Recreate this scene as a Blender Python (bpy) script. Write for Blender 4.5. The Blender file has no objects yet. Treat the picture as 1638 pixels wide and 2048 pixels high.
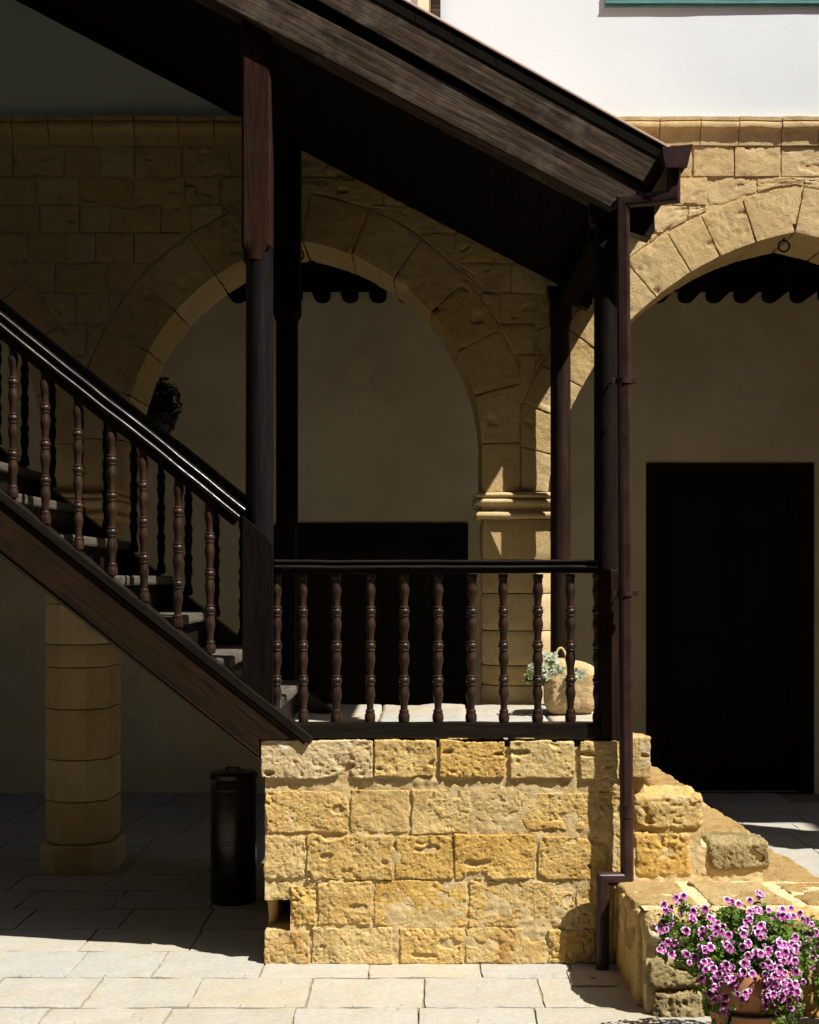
import bpy, bmesh, math, random
import numpy as np
from mathutils import Vector, Matrix, Quaternion

# ------------------------------------------------------------------ camera, sky, sun, exposure
scene = bpy.context.scene
COL = scene.collection
F, CX, CY, CAMD, EYE = 2898.0, 848.0, 1155.0, 6.0, 1.6      # focal length in photo pixels, vanishing point, camera distance
cam_d = bpy.data.cameras.new('camera'); cam = bpy.data.objects.new('camera', cam_d); COL.objects.link(cam)
cam.location = (0, -CAMD, EYE); cam.rotation_euler = (math.radians(90), 0, 0)
cam_d.sensor_fit = 'HORIZONTAL'; cam_d.sensor_width = 24.0; cam_d.lens = 24.0 * F / 1638.0
cam_d.shift_x = -(CX - 819) / 1638.0; cam_d.shift_y = (CY - 1024) / 1638.0
cam_d.clip_start = 0.05; cam_d.clip_end = 500
scene.camera = cam

SUN = Vector((0.60, -0.41, 1.0)).normalized()
world = bpy.data.worlds.new('World'); scene.world = world; world.use_nodes = True
wn = world.node_tree.nodes; wl = world.node_tree.links
sky = wn.new('ShaderNodeTexSky'); sky.sky_type = 'NISHITA'; sky.sun_disc = False
sky.sun_elevation = math.asin(SUN.z); sky.sun_rotation = math.atan2(SUN.x, SUN.y)
sky.air_density = 1.0; sky.dust_density = 1.5; sky.ozone_density = 1.0
bg = wn['Background']; bg.inputs['Strength'].default_value = 0.05
wl.new(sky.outputs[0], bg.inputs['Color'])
sd = bpy.data.lights.new('sun', 'SUN'); sd.energy = 5.0; sd.angle = math.radians(0.5); sd.color = (1.0, 0.962, 0.90)
sun = bpy.data.objects.new('sun', sd); COL.objects.link(sun)
sun.rotation_euler = (-SUN).to_track_quat('-Z', 'Y').to_euler(); sun.location = (6, -4, 10)
vs = scene.view_settings
vs.view_transform = 'Standard'; vs.look = 'None'; vs.gamma = 1.0; vs.use_curve_mapping = False; vs.exposure = 0.86
scene.cycles.max_bounces = 6; scene.cycles.diffuse_bounces = 4
scene.cycles.use_denoising = True

# ------------------------------------------------------------------ helpers
R = random.Random(7)
def px(x, Y): return (x - CX) * (CAMD + Y) / F          # photo column -> X at depth Y
def pz(y, Y): return EYE + (CY - y) * (CAMD + Y) / F    # photo row -> Z at depth Y

def _hash(ix, iy, iz, seed):
    h = (ix.astype(np.int64) * 374761393 + iy.astype(np.int64) * 668265263 + iz.astype(np.int64) * 2147483647 + seed * 1274126177) & 0xffffffff
    h = ((h ^ (h >> 13)) * 1274126177) & 0xffffffff
    h = (h ^ (h >> 16)) & 0xffffffff
    h = (h * 2246822519) & 0xffffffff
    return ((h ^ (h >> 15)) & 0xffffff) / float(0xffffff)
def vnoise(P, seed=0):
    i = np.floor(P); f = P - i; i = i.astype(np.int64); f = f * f * (3 - 2 * f)
    o = 0
    for a in (0, 1):
        for b in (0, 1):
            for c in (0, 1):
                w = (f[:, 0] if a else 1 - f[:, 0]) * (f[:, 1] if b else 1 - f[:, 1]) * (f[:, 2] if c else 1 - f[:, 2])
                o = o + w * _hash(i[:, 0] + a, i[:, 1] + b, i[:, 2] + c, seed)
    return o * 2 - 1
def fbm(P, f, octs=4, seed=0, gain=0.5):
    o = np.zeros(len(P)); a = 1.0; t = 0
    for k in range(octs):
        o += a * vnoise(P * f, seed + k * 17); t += a; a *= gain; f *= 2.03
    return o / t * 1.6
def sstep(a, b, x):
    t = np.clip((x - a) / (b - a), 0, 1); return t * t * (3 - 2 * t)

WM = {}                                                   # world matrix of everything built
def link(o, parent=None, mw=None):
    COL.objects.link(o)
    m = mw if mw is not None else Matrix.Identity(4)
    WM[o] = m
    if parent is not None:
        o.parent = parent; o.matrix_parent_inverse = WM[parent].inverted()
    o.matrix_basis = m
    return o
def tag(o, label, cat, group=None):
    o['label'] = label; o['category'] = cat
    if group: o['group'] = group
    return o
def thing(name, label, cat, loc, group=None):
    o = bpy.data.objects.new(name, None); o.empty_display_size = 0.1
    link(o, None, Matrix.Translation(Vector(loc)))
    return tag(o, label, cat, group)
def mesh(name, v, f, mat, smooth=False, sharp=None):
    me = bpy.data.meshes.new(name)
    me.from_pydata([tuple(map(float, p)) for p in v], [], [tuple(int(i) for i in q) for q in f])
    if smooth: me.polygons.foreach_set('use_smooth', [True] * len(me.polygons))
    if mat is not None: me.materials.append(mat)
    me.update()
    if smooth and sharp: me.set_sharp_from_angle(angle=math.radians(sharp))
    return me
def obj(name, v, f, mat, parent=None, mw=None, smooth=False, sharp=None, center=False):
    v = np.asarray(v, float)
    if center:
        c = (v.max(0) + v.min(0)) / 2; v = v - c
        mw = (mw if mw is not None else Matrix.Identity(4)) @ Matrix.Translation(Vector(c))
    return link(bpy.data.objects.new(name, mesh(name, v, f, mat, smooth, sharp)), parent, mw)
def inst(name, me, parent, mw): return link(bpy.data.objects.new(name, me), parent, mw)
def kind(o, k): o['kind'] = k; return o

def join(parts):
    V = []; Fc = []; n = 0
    for v, f in parts:
        V += [tuple(p) for p in v]; Fc += [tuple(i + n for i in q) for q in f]; n += len(v)
    return V, Fc
def bevel_box(x0, x1, y0, y1, z0, z1, b=0.004):
    bm = bmesh.new(); bmesh.ops.create_cube(bm, size=1)
    for v in bm.verts:
        v.co = Vector(((x0 + x1) / 2 + v.co.x * (x1 - x0), (y0 + y1) / 2 + v.co.y * (y1 - y0), (z0 + z1) / 2 + v.co.z * (z1 - z0)))
    if b > 0: bmesh.ops.bevel(bm, geom=list(bm.edges), offset=b, segments=2, affect='EDGES', profile=0.6)
    bm.verts.index_update()
    r = ([tuple(v.co) for v in bm.verts], [[v.index for v in f.verts] for f in bm.faces]); bm.free(); return r
def prism(pts, y0, y1, b=0.0):
    """outline in XZ extruded along Y"""
    bm = bmesh.new()
    vs_ = [bm.verts.new((p[0], y0, p[1])) for p in pts]
    f = bm.faces.new(vs_); ret = bmesh.ops.extrude_face_region(bm, geom=[f])
    for e in ret['geom']:
        if isinstance(e, bmesh.types.BMVert): e.co.y = y1
    bmesh.ops.recalc_face_normals(bm, faces=list(bm.faces))
    if b > 0: bmesh.ops.bevel(bm, geom=list(bm.edges), offset=b, segments=2, affect='EDGES', profile=0.6)
    bm.verts.index_update()
    r = ([tuple(v.co) for v in bm.verts], [[v.index for v in f.verts] for f in bm.faces]); bm.free(); return r
def rotated(vf, ang, org):
    """geometry in world XZ -> local frame whose x axis runs down a slope; returns verts, faces, matrix"""
    M = Matrix.Translation(Vector(org)) @ Matrix.Rotation(ang, 4, 'Y'); Mi = M.inverted()
    return [tuple(Mi @ Vector(p)) for p in vf[0]], vf[1], M
def lathe(prof, n=24, cap=True):
    V = []; Fc = []
    for r, z in prof:
        for k in range(n):
            a = 2 * math.pi * k / n; V.append((r * math.cos(a), r * math.sin(a), z))
    for i in range(len(prof) - 1):
        for k in range(n):
            k2 = (k + 1) % n; Fc.append((i * n + k, i * n + k2, (i + 1) * n + k2, (i + 1) * n + k))
    if cap:
        Fc.append(tuple(range(n - 1, -1, -1))); b = (len(prof) - 1) * n; Fc.append(tuple(b + k for k in range(n)))
    return V, Fc
def tube(pts, r, n=16, cap=True):
    """polyline tube with mitred corners"""
    P = [Vector(p) for p in pts]; V = []; Fc = []
    d0 = (P[1] - P[0]).normalized()
    ref = Vector((0, 1, 0)) if abs(d0.y) < 0.9 else Vector((1, 0, 0))
    a = d0.cross(ref).normalized(); b = d0.cross(a).normalized()
    prev = d0
    for i, p in enumerate(P):
        din = (P[i] - P[i - 1]).normalized() if i else d0
        dout = (P[i + 1] - P[i]).normalized() if i < len(P) - 1 else din
        if i:
            q = prev.rotation_difference(din); a = q @ a; b = q @ b; prev = din
        m = (din + dout).normalized()
        for k in range(n):
            t = 2 * math.pi * k / n; c = a * math.cos(t) * r + b * math.sin(t) * r
            c = c - din * (c.dot(m) / max(0.2, din.dot(m)))
            V.append(tuple(p + c))
    for i in range(len(P) - 1):
        for k in range(n):
            k2 = (k + 1) % n; Fc.append((i * n + k, (i + 1) * n + k, (i + 1) * n + k2, i * n + k2))
    if cap:
        Fc.append(tuple(range(n))); e = (len(P) - 1) * n; Fc.append(tuple(e + k for k in range(n - 1, -1, -1)))
    return V, Fc

def rough_block(x0, x1, y0, y1, z0, z1, n, r=0.012, amp=0.006, freq=9.0, pit=0.0, pitf=38.0, seed=0, back=False, warp=None, wob=0.0, dirs='xyz'):
    """a stone: subdivided box, rounded edges, surface eroded outward/inward along its normals; optional warp of the result"""
    nx, ny, nz = n
    lo = np.array([x0, y0, z0], float); hi = np.array([x1, y1, z1], float)
    V = []; Fc = []; cnt = 0
    def grid(ax, side, na, nb, a, b):
        nonlocal cnt
        g = np.zeros(((na + 1) * (nb + 1), 3))
        ga, gb = np.meshgrid(np.linspace(0, 1, na + 1), np.linspace(0, 1, nb + 1), indexing='ij')
        g[:, a] = (lo[a] + (hi[a] - lo[a]) * ga).ravel(); g[:, b] = (lo[b] + (hi[b] - lo[b]) * gb).ravel()
        g[:, ax] = hi[ax] if side else lo[ax]
        V.append(g)
        i, j = np.meshgrid(np.arange(na), np.arange(nb), indexing='ij'); i = i.ravel(); j = j.ravel()
        q = np.stack([i * (nb + 1) + j, (i + 1) * (nb + 1) + j, (i + 1) * (nb + 1) + j + 1, i * (nb + 1) + j + 1], 1) + cnt
        flip = bool(side) ^ (ax == 1)
        Fc.append(q if flip else q[:, ::-1]); cnt += len(g)
    grid(1, 0, nx, nz, 0, 2)
    if back: grid(1, 1, nx, nz, 0, 2)
    if 'x' in dirs: grid(0, 0, ny, nz, 1, 2); grid(0, 1, ny, nz, 1, 2)
    if 'z' in dirs: grid(2, 1, nx, ny, 0, 1); grid(2, 0, nx, ny, 0, 1)
    V = np.concatenate(V); Fc = np.concatenate(Fc)
    key = np.round(V * 20000).astype(np.int64)
    _, idx, inv = np.unique(key, axis=0, return_index=True, return_inverse=True)
    inv = inv.reshape(-1); V = V[idx]; Fc = inv[Fc]
    rr = min(r, 0.45 * min(hi - lo))
    C = np.clip(V, lo + rr, hi - rr); d = V - C; L = np.linalg.norm(d, axis=1, keepdims=True); N = d / np.maximum(L, 1e-9)
    V = C + N * rr
    off = np.array([seed * 3.71, seed * 1.37, seed * 2.11]) % 97
    Q = V + off
    disp = amp * fbm(Q, freq, 5, seed, 0.62)
    if pit > 0:
        m7 = sstep(-0.35, 0.35, vnoise(Q * 9, seed + 9))
        disp -= pit * 0.55 * sstep(0.15, 0.7, vnoise(Q * pitf * 1.9, seed + 5)) * m7
        disp -= pit * 0.35 * sstep(0.0, 0.7, vnoise(Q * pitf * 3.4, seed + 15))
        disp -= pit * 0.9 * sstep(0.35, 0.8, vnoise(Q * pitf, seed + 6)) * m7
        disp -= 2.2 * pit * sstep(0.70, 0.88, fbm(Q * np.array([1, 1, 1.5]), 13, 2, seed + 21))
    V = V + N * disp[:, None]
    if wob > 0:
        V[:, 0] += wob * fbm(Q, 9, 3, seed + 31, 0.6); V[:, 2] += wob * fbm(Q, 9, 3, seed + 37, 0.6)
    if warp is not None: V = warp(V)
    return V, Fc

# ------------------------------------------------------------------ materials
def nt(name):
    m = bpy.data.materials.new(name); m.use_nodes = True
    t = m.node_tree; return m, t.nodes, t.links, t.nodes['Principled BSDF']
def N(nodes, kind_, **kw):
    n = nodes.new(kind_)
    for k, v in kw.items(): setattr(n, k, v)
    return n
def ramp(nodes, stops):
    r = nodes.new('ShaderNodeValToRGB'); e = r.color_ramp.elements
    while len(e) > 1: e.remove(e[-1])
    e[0].position = stops[0][0]; e[0].color = (*stops[0][1], 1)
    for p, c in stops[1:]:
        q = e.new(p); q.color = (*c, 1)
    return r
def mixc(nodes, links, fac, a, b, mode='MIX'):
    m = nodes.new('ShaderNodeMix'); m.data_type = 'RGBA'; m.blend_type = mode
    for s, v in ((m.inputs[0], fac), (m.inputs[6], a), (m.inputs[7], b)):
        if hasattr(v, 'is_linked') or hasattr(v, 'links'): links.new(v, s)
        else: s.default_value = v if not isinstance(v, tuple) else (*v, 1) if len(v) == 3 else v
    return m.outputs[2]
def noise(nodes, links, vec, scale, detail=6, rough=0.6, dist=0.0):
    n = nodes.new('ShaderNodeTexNoise'); n.inputs['Scale'].default_value = scale; n.inputs['Detail'].default_value = detail
    n.inputs['Roughness'].default_value = rough; n.inputs['Distortion'].default_value = dist
    if vec is not None: links.new(vec, n.inputs['Vector'])
    return n.outputs['Fac']
def rng(nodes, links, v, a, b, c=0.0, d=1.0):
    m = nodes.new('ShaderNodeMapRange'); m.inputs[1].default_value = a; m.inputs[2].default_value = b
    m.inputs[3].default_value = c; m.inputs[4].default_value = d; links.new(v, m.inputs[0]); return m.outputs[0]
def bump(nodes, links, h, strength, dist, nrm=None):
    b = nodes.new('ShaderNodeBump'); b.inputs['Strength'].default_value = strength; b.inputs['Distance'].default_value = dist
    links.new(h, b.inputs['Height'])
    if nrm is not None: links.new(nrm, b.inputs['Normal'])
    return b.outputs[0]

def stone_mat(name, stops, stain, stain_amt, pale, pale_amt, bumpd=0.006, rough=0.9, fine=170, pores=0.6):
    m, n, l, p = nt(name)
    pos = n.new('ShaderNodeNewGeometry').outputs['Position']
    oi = n.new('ShaderNodeObjectInfo').outputs['Random']
    r = ramp(n, stops); l.new(oi, r.inputs[0]); r.color_ramp.interpolation = 'LINEAR'
    c = r.outputs[0]
    big = noise(n, l, pos, 5.0, 5, 0.62, 0.4)
    c = mixc(n, l, rng(n, l, big, 0.5, 0.72, 0, stain_amt), c, stain)
    b2 = noise(n, l, pos, 8.0, 7, 0.7, 0.6)
    c = mixc(n, l, rng(n, l, b2, 0.55, 0.75, 0, pale_amt), c, pale)
    gr = noise(n, l, pos, fine, 4, 0.75)
    c = mixc(n, l, rng(n, l, gr, 0.3, 0.7, 0.0, 0.5), c, mixc(n, l, 1.0, c, (0.62, 0.54, 0.42), 'MULTIPLY'))
    f1 = noise(n, l, pos, 55, 8, 0.78, 0.3)
    vo = n.new('ShaderNodeTexVoronoi'); vo.inputs['Scale'].default_value = 95; vo.inputs['Randomness'].default_value = 1.0
    wv = n.new('ShaderNodeVectorMath'); wv.operation = 'MULTIPLY'; wv.inputs[1].default_value = (1, 1, 1.5); l.new(pos, wv.inputs[0]); l.new(wv.outputs[0], vo.inputs['Vector'])
    msk = noise(n, l, pos, 13, 4, 0.6)
    hole = rng(n, l, vo.outputs['Distance'], 0.12, 0.36, 0, 1)
    hm = n.new('ShaderNodeMath'); hm.operation = 'MAXIMUM'; l.new(hole, hm.inputs[0]); l.new(rng(n, l, msk, 0.60, 0.46, 0, 1), hm.inputs[1])
    if pores > 0:
        iv = n.new('ShaderNodeMath'); iv.operation = 'SUBTRACT'; iv.inputs[0].default_value = 1.0; l.new(hm.outputs[0], iv.inputs[1])
        sc_ = n.new('ShaderNodeMath'); sc_.operation = 'MULTIPLY'; sc_.inputs[1].default_value = pores; l.new(iv.outputs[0], sc_.inputs[0])
        c = mixc(n, l, sc_.outputs[0], c, mixc(n, l, 1.0, c, (0.45, 0.33, 0.20), 'MULTIPLY'))
    l.new(c, p.inputs['Base Color']); p.inputs['Roughness'].default_value = rough
    p.inputs['Specular IOR Level'].default_value = 0.1
    nb = bump(n, l, f1, 1.0, bumpd * 1.3)
    nb = bump(n, l, gr, 0.7, bumpd * 0.5, nb)
    nb = bump(n, l, hm.outputs[0], 0.8, bumpd * 0.9, nb)
    l.new(nb, p.inputs['Normal'])
    return m
PIER = stone_mat('pier_sandstone', [(0, (0.66, 0.455, 0.165)), (0.3, (0.60, 0.42, 0.17)), (0.5, (0.66, 0.50, 0.225)), (0.75, (0.67, 0.43, 0.11)), (1, (0.56, 0.42, 0.19))],
                 (0.43, 0.21, 0.04), 0.65, (0.76, 0.67, 0.44), 0.65)
CAPST = stone_mat('cap_sandstone', [(0, (0.60, 0.45, 0.21)), (1, (0.54, 0.40, 0.18))], (0.46, 0.26, 0.07), 0.5, (0.76, 0.71, 0.62), 0.9)
LIMEST = stone_mat('lime_stained_stone', [(0, (0.66, 0.52, 0.29)), (1, (0.66, 0.52, 0.29))], (0.56, 0.37, 0.13), 0.5, (0.76, 0.73, 0.66), 0.9)
ORANGE = stone_mat('orange_sandstone', [(0, (0.63, 0.42, 0.13)), (1, (0.63, 0.42, 0.13))], (0.40, 0.19, 0.03), 0.8, (0.74, 0.60, 0.32), 0.4)
MORTAR = stone_mat('lime_mortar', [(0, (0.64, 0.49, 0.25)), (1, (0.64, 0.49, 0.25))], (0.52, 0.33, 0.12), 0.5, (0.72, 0.62, 0.42), 0.6, 0.005)
PALEMORTAR = stone_mat('pale_mortar', [(0, (0.68, 0.54, 0.31)), (1, (0.68, 0.54, 0.31))], (0.55, 0.38, 0.16), 0.4, (0.72, 0.62, 0.42), 0.5, 0.004)
ARC = stone_mat('arcade_sandstone', [(0, (0.60, 0.455, 0.235)), (0.4, (0.565, 0.42, 0.205)), (0.7, (0.635, 0.50, 0.285)), (1, (0.54, 0.39, 0.175))],
                (0.38, 0.24, 0.09), 0.45, (0.66, 0.55, 0.36), 0.4, 0.004)
TOPST = stone_mat('toned_down_top_stone', [(0, (0.42, 0.295, 0.125)), (0.5, (0.37, 0.25, 0.10)), (1, (0.46, 0.34, 0.16))], (0.28, 0.155, 0.045), 0.6, (0.50, 0.39, 0.21), 0.6)  # darker copy of the side stone, offsets sun overexposing the top faces
MOSSY = stone_mat('mossy_sandstone', [(0, (0.42, 0.335, 0.17)), (1, (0.38, 0.29, 0.13))], (0.09, 0.075, 0.03), 0.85, (0.58, 0.50, 0.32), 0.7, 0.008)
SLAB = stone_mat('limestone_slab', [(0, (0.40, 0.385, 0.33)), (0.35, (0.385, 0.38, 0.345)), (0.6, (0.41, 0.38, 0.305)), (0.85, (0.37, 0.375, 0.35)), (1, (0.40, 0.355, 0.27))],
                 (0.42, 0.32, 0.17), 0.35, (0.46, 0.45, 0.40), 0.5, 0.0010, 0.75, 45, 0.0)
JOINT = stone_mat('paving_joint', [(0, (0.27, 0.215, 0.13)), (1, (0.27, 0.215, 0.13))], (0.22, 0.17, 0.09), 0.5, (0.31, 0.26, 0.17), 0.5, 0.002)
DARKGRD = stone_mat('dark_unseen_ground', [(0, (0.06, 0.05, 0.03)), (1, (0.06, 0.05, 0.03))], (0.04, 0.035, 0.02), 0.6, (0.08, 0.075, 0.04), 0.5, 0.006)  # unseen ground, made dark so it bounces little light into the shade
DARKWING = stone_mat('darkened_wing_stone', [(0, (0.07, 0.055, 0.03)), (1, (0.07, 0.055, 0.03))], (0.045, 0.04, 0.02), 0.6, (0.09, 0.075, 0.04), 0.5, 0.006)  # kept dark so the added wings bounce little sunlight
def plaster(name, col, warm, bumpd=0.0012, patch=0.2):
    m, n, l, p = nt(name)
    pos = n.new('ShaderNodeNewGeometry').outputs['Position']
    a = noise(n, l, pos, 1.3, 6, 0.6, 0.3)
    c = mixc(n, l, rng(n, l, a, 0.42, 0.66, 0, 0.8), col, warm)
    a2 = noise(n, l, pos, 4.5, 8, 0.7, 0.8)
    c = mixc(n, l, rng(n, l, a2, 0.55, 0.72, 0, patch), c, warm)
    l.new(c, p.inputs['Base Color']); p.inputs['Roughness'].default_value = 0.9; p.inputs['Specular IOR Level'].default_value = 0.1
    nb = bump(n, l, noise(n, l, pos, 6, 5, 0.55), 0.5, bumpd * 2)
    nb = bump(n, l, noise(n, l, pos, 60, 5, 0.6), 0.5, bumpd, nb)
    l.new(nb, p.inputs['Normal']); return m
WHITE = plaster('white_plaster', (0.645, 0.69, 0.71), (0.635, 0.68, 0.695))
CREAM = plaster('cream_plaster', (0.80, 0.70, 0.50), (0.62, 0.52, 0.35), 0.002, 0.7)

def wood(name, dark, mid, light, axis='X', rough=0.5, spec=0.4, grain=1.0, bumpd=0.002, light_amt=0.5, wear=0.3):
    m, n, l, p = nt(name)
    tc = n.new('ShaderNodeTexCoord').outputs['Object']
    oi = n.new('ShaderNodeObjectInfo').outputs['Random']
    mp = n.new('ShaderNodeMapping'); s = {'X': (1.2, 22, 22), 'Z': (22, 22, 1.2), 'Y': (22, 1.2, 22)}[axis]
    mp.inputs['Scale'].default_value = [v * grain for v in s]; l.new(tc, mp.inputs['Vector'])
    ad = n.new('ShaderNodeVectorMath'); ad.operation = 'ADD'; l.new(mp.outputs[0], ad.inputs[0])
    cb = n.new('ShaderNodeCombineXYZ'); mu = n.new('ShaderNodeMath'); mu.operation = 'MULTIPLY'; mu.inputs[1].default_value = 37.0
    l.new(oi, mu.inputs[0]); l.new(mu.outputs[0], cb.inputs[0]); l.new(mu.outputs[0], cb.inputs[1]); l.new(mu.outputs[0], cb.inputs[2])
    l.new(cb.outputs[0], ad.inputs[1]); vec = ad.outputs[0]
    g = noise(n, l, vec, 2.2, 8, 0.7, 0.9)
    c = mixc(n, l, rng(n, l, g, 0.35, 0.65, 0, 1), dark, mid)
    g2 = noise(n, l, vec, 5.0, 6, 0.75, 0.3)
    c = mixc(n, l, rng(n, l, g2, 0.5, 0.72, 0, light_amt), c, light)
    w = noise(n, l, tc, 7, 5, 0.65)
    c = mixc(n, l, rng(n, l, w, 0.52, 0.75, 0, wear), c, light)
    l.new(c, p.inputs['Base Color'])
    l.new(rng(n, l, g, 0.3, 0.7, rough - 0.08, rough + 0.12), p.inputs['Roughness'])
    p.inputs['Specular IOR Level'].default_value = spec
    l.new(bump(n, l, g, 0.6, bumpd), p.inputs['Normal']); return m
DARKX = wood('dark_stained_wood', (0.006, 0.005, 0.004), (0.012, 0.009, 0.006), (0.028, 0.018, 0.011), 'X', 0.28, 0.4)
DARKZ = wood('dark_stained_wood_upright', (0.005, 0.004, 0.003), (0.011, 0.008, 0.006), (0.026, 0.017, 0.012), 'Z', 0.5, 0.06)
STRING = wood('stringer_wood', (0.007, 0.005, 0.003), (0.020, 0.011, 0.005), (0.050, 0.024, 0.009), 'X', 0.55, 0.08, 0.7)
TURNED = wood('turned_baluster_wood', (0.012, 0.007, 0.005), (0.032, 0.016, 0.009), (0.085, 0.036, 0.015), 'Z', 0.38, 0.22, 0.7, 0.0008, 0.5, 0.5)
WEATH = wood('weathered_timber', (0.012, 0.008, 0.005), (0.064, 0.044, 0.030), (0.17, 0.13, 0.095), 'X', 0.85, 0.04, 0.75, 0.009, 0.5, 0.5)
POSTW = wood('post_timber', (0.008, 0.0045, 0.003), (0.022, 0.011, 0.007), (0.055, 0.026, 0.014), 'Z', 0.5, 0.12, 0.6, 0.004)
NEWEL = wood('newel_wood', (0.003, 0.0024, 0.002), (0.006, 0.0045, 0.003), (0.016, 0.010, 0.006), 'Z', 0.5, 0.06)
SHAFT = wood('post_shaft_wood', (0.004, 0.003, 0.003), (0.008, 0.006, 0.006), (0.022, 0.014, 0.010), 'Z', 0.42, 0.12, 0.6, 0.003)
HEADW = wood('post_head_wood', (0.010, 0.0045, 0.003), (0.030, 0.012, 0.007), (0.060, 0.026, 0.014), 'Z', 0.65, 0.04, 0.6, 0.006)
TREAD = wood('worn_tread_wood', (0.045, 0.038, 0.030), (0.11, 0.09, 0.068), (0.18, 0.15, 0.11), 'Y', 0.7, 0.2)
BLACKW = wood('shade_black_wood', (0.007, 0.006, 0.005), (0.012, 0.010, 0.008), (0.020, 0.016, 0.012), 'Y', 0.9, 0.0)  # near-black colour holds the deep shade of undersides and openings
DOORW = wood('dark_door_wood', (0.010, 0.009, 0.007), (0.018, 0.015, 0.011), (0.03, 0.024, 0.016), 'Z', 0.7, 0.05)
DOORP = wood('door_panel_wood', (0.022, 0.019, 0.009), (0.032, 0.026, 0.012), (0.045, 0.037, 0.018), 'Z', 0.7, 0.05)
TEAL = wood('teal_painted_wood', (0.03, 0.10, 0.10), (0.09, 0.25, 0.245), (0.16, 0.36, 0.35), 'X', 0.55, 0.3)

def plain(name, col, rough=0.5, metal=0.0, var=0.15, scale=30, spec=0.4, bumpd=0.001):
    m, n, l, p = nt(name)
    tc = n.new('ShaderNodeTexCoord').outputs['Object']
    a = noise(n, l, tc, scale, 6, 0.65)
    c = mixc(n, l, rng(n, l, a, 0.35, 0.7), tuple(v * (1 - var) for v in col), tuple(min(1, v * (1 + var)) for v in col))
    l.new(c, p.inputs['Base Color']); p.inputs['Metallic'].default_value = metal
    p.inputs['Specular IOR Level'].default_value = spec
    l.new(rng(n, l, a, 0.3, 0.7, rough - 0.08, rough + 0.08), p.inputs['Roughness'])
    l.new(bump(n, l, a, 0.4, bumpd), p.inputs['Normal']); return m
PIPE = plain('brown_painted_metal', (0.030, 0.014, 0.012), 0.35, 0, 0.25, 14, 0.25, 0.0006)
IRON = plain('black_iron', (0.010, 0.009, 0.009), 0.5, 0, 0.3)
TERRA = plain('terracotta', (0.44, 0.21, 0.11), 0.85, 0, 0.16, 16, 0.2)
BINM = plain('dark_bin_metal', (0.035, 0.032, 0.026), 0.3, 0.9, 0.2, 6)
TILE = plain('pale_roof_sheet', (0.55, 0.38, 0.31), 0.8, 0, 0.15, 8, 0.2)
PLANTER = stone_mat('planter_stone', [(0, (0.52, 0.38, 0.21)), (1, (0.52, 0.38, 0.21))], (0.44, 0.27, 0.11), 0.5, (0.58, 0.48, 0.32), 0.5, 0.004)
ROPE = plain('straw_rope', (0.50, 0.40, 0.22), 0.9, 0, 0.25, 80, 0.1)
SOIL = plain('dark_soil', (0.03, 0.02, 0.012), 0.95, 0, 0.3, 60, 0.1)

def leaf_mat(name, a, b, rough=0.5):
    m, n, l, p = nt(name)
    pos = n.new('ShaderNodeNewGeometry').outputs['Position']
    k = noise(n, l, pos, 35, 3, 0.6)
    l.new(mixc(n, l, rng(n, l, k, 0.35, 0.65), a, b), p.inputs['Base Color']); p.inputs['Roughness'].default_value = rough
    p.inputs['Specular IOR Level'].default_value = 0.3
    p.inputs['Transmission Weight'].default_value = 0.0
    tr = n.new('ShaderNodeBsdfTranslucent'); tr.inputs[0].default_value = (b[0] * 1.3, b[1] * 1.3, b[2], 1)
    mx = n.new('ShaderNodeMixShader'); mx.inputs[0].default_value = 0.3
    l.new(p.outputs[0], mx.inputs[1]); l.new(tr.outputs[0], mx.inputs[2]); l.new(mx.outputs[0], n['Material Output'].inputs[0])
    return m
LEAF = leaf_mat('geranium_leaf', (0.05, 0.11, 0.015), (0.14, 0.22, 0.03))
SUCC = leaf_mat('succulent_leaf', (0.26, 0.30, 0.20), (0.42, 0.44, 0.34), 0.6)
SUCCG = leaf_mat('succulent_stem_leaf', (0.07, 0.09, 0.02), (0.14, 0.15, 0.04), 0.6)
DARKLEAF = leaf_mat('dark_leaf', (0.006, 0.008, 0.004), (0.012, 0.014, 0.006), 0.8)
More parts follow.
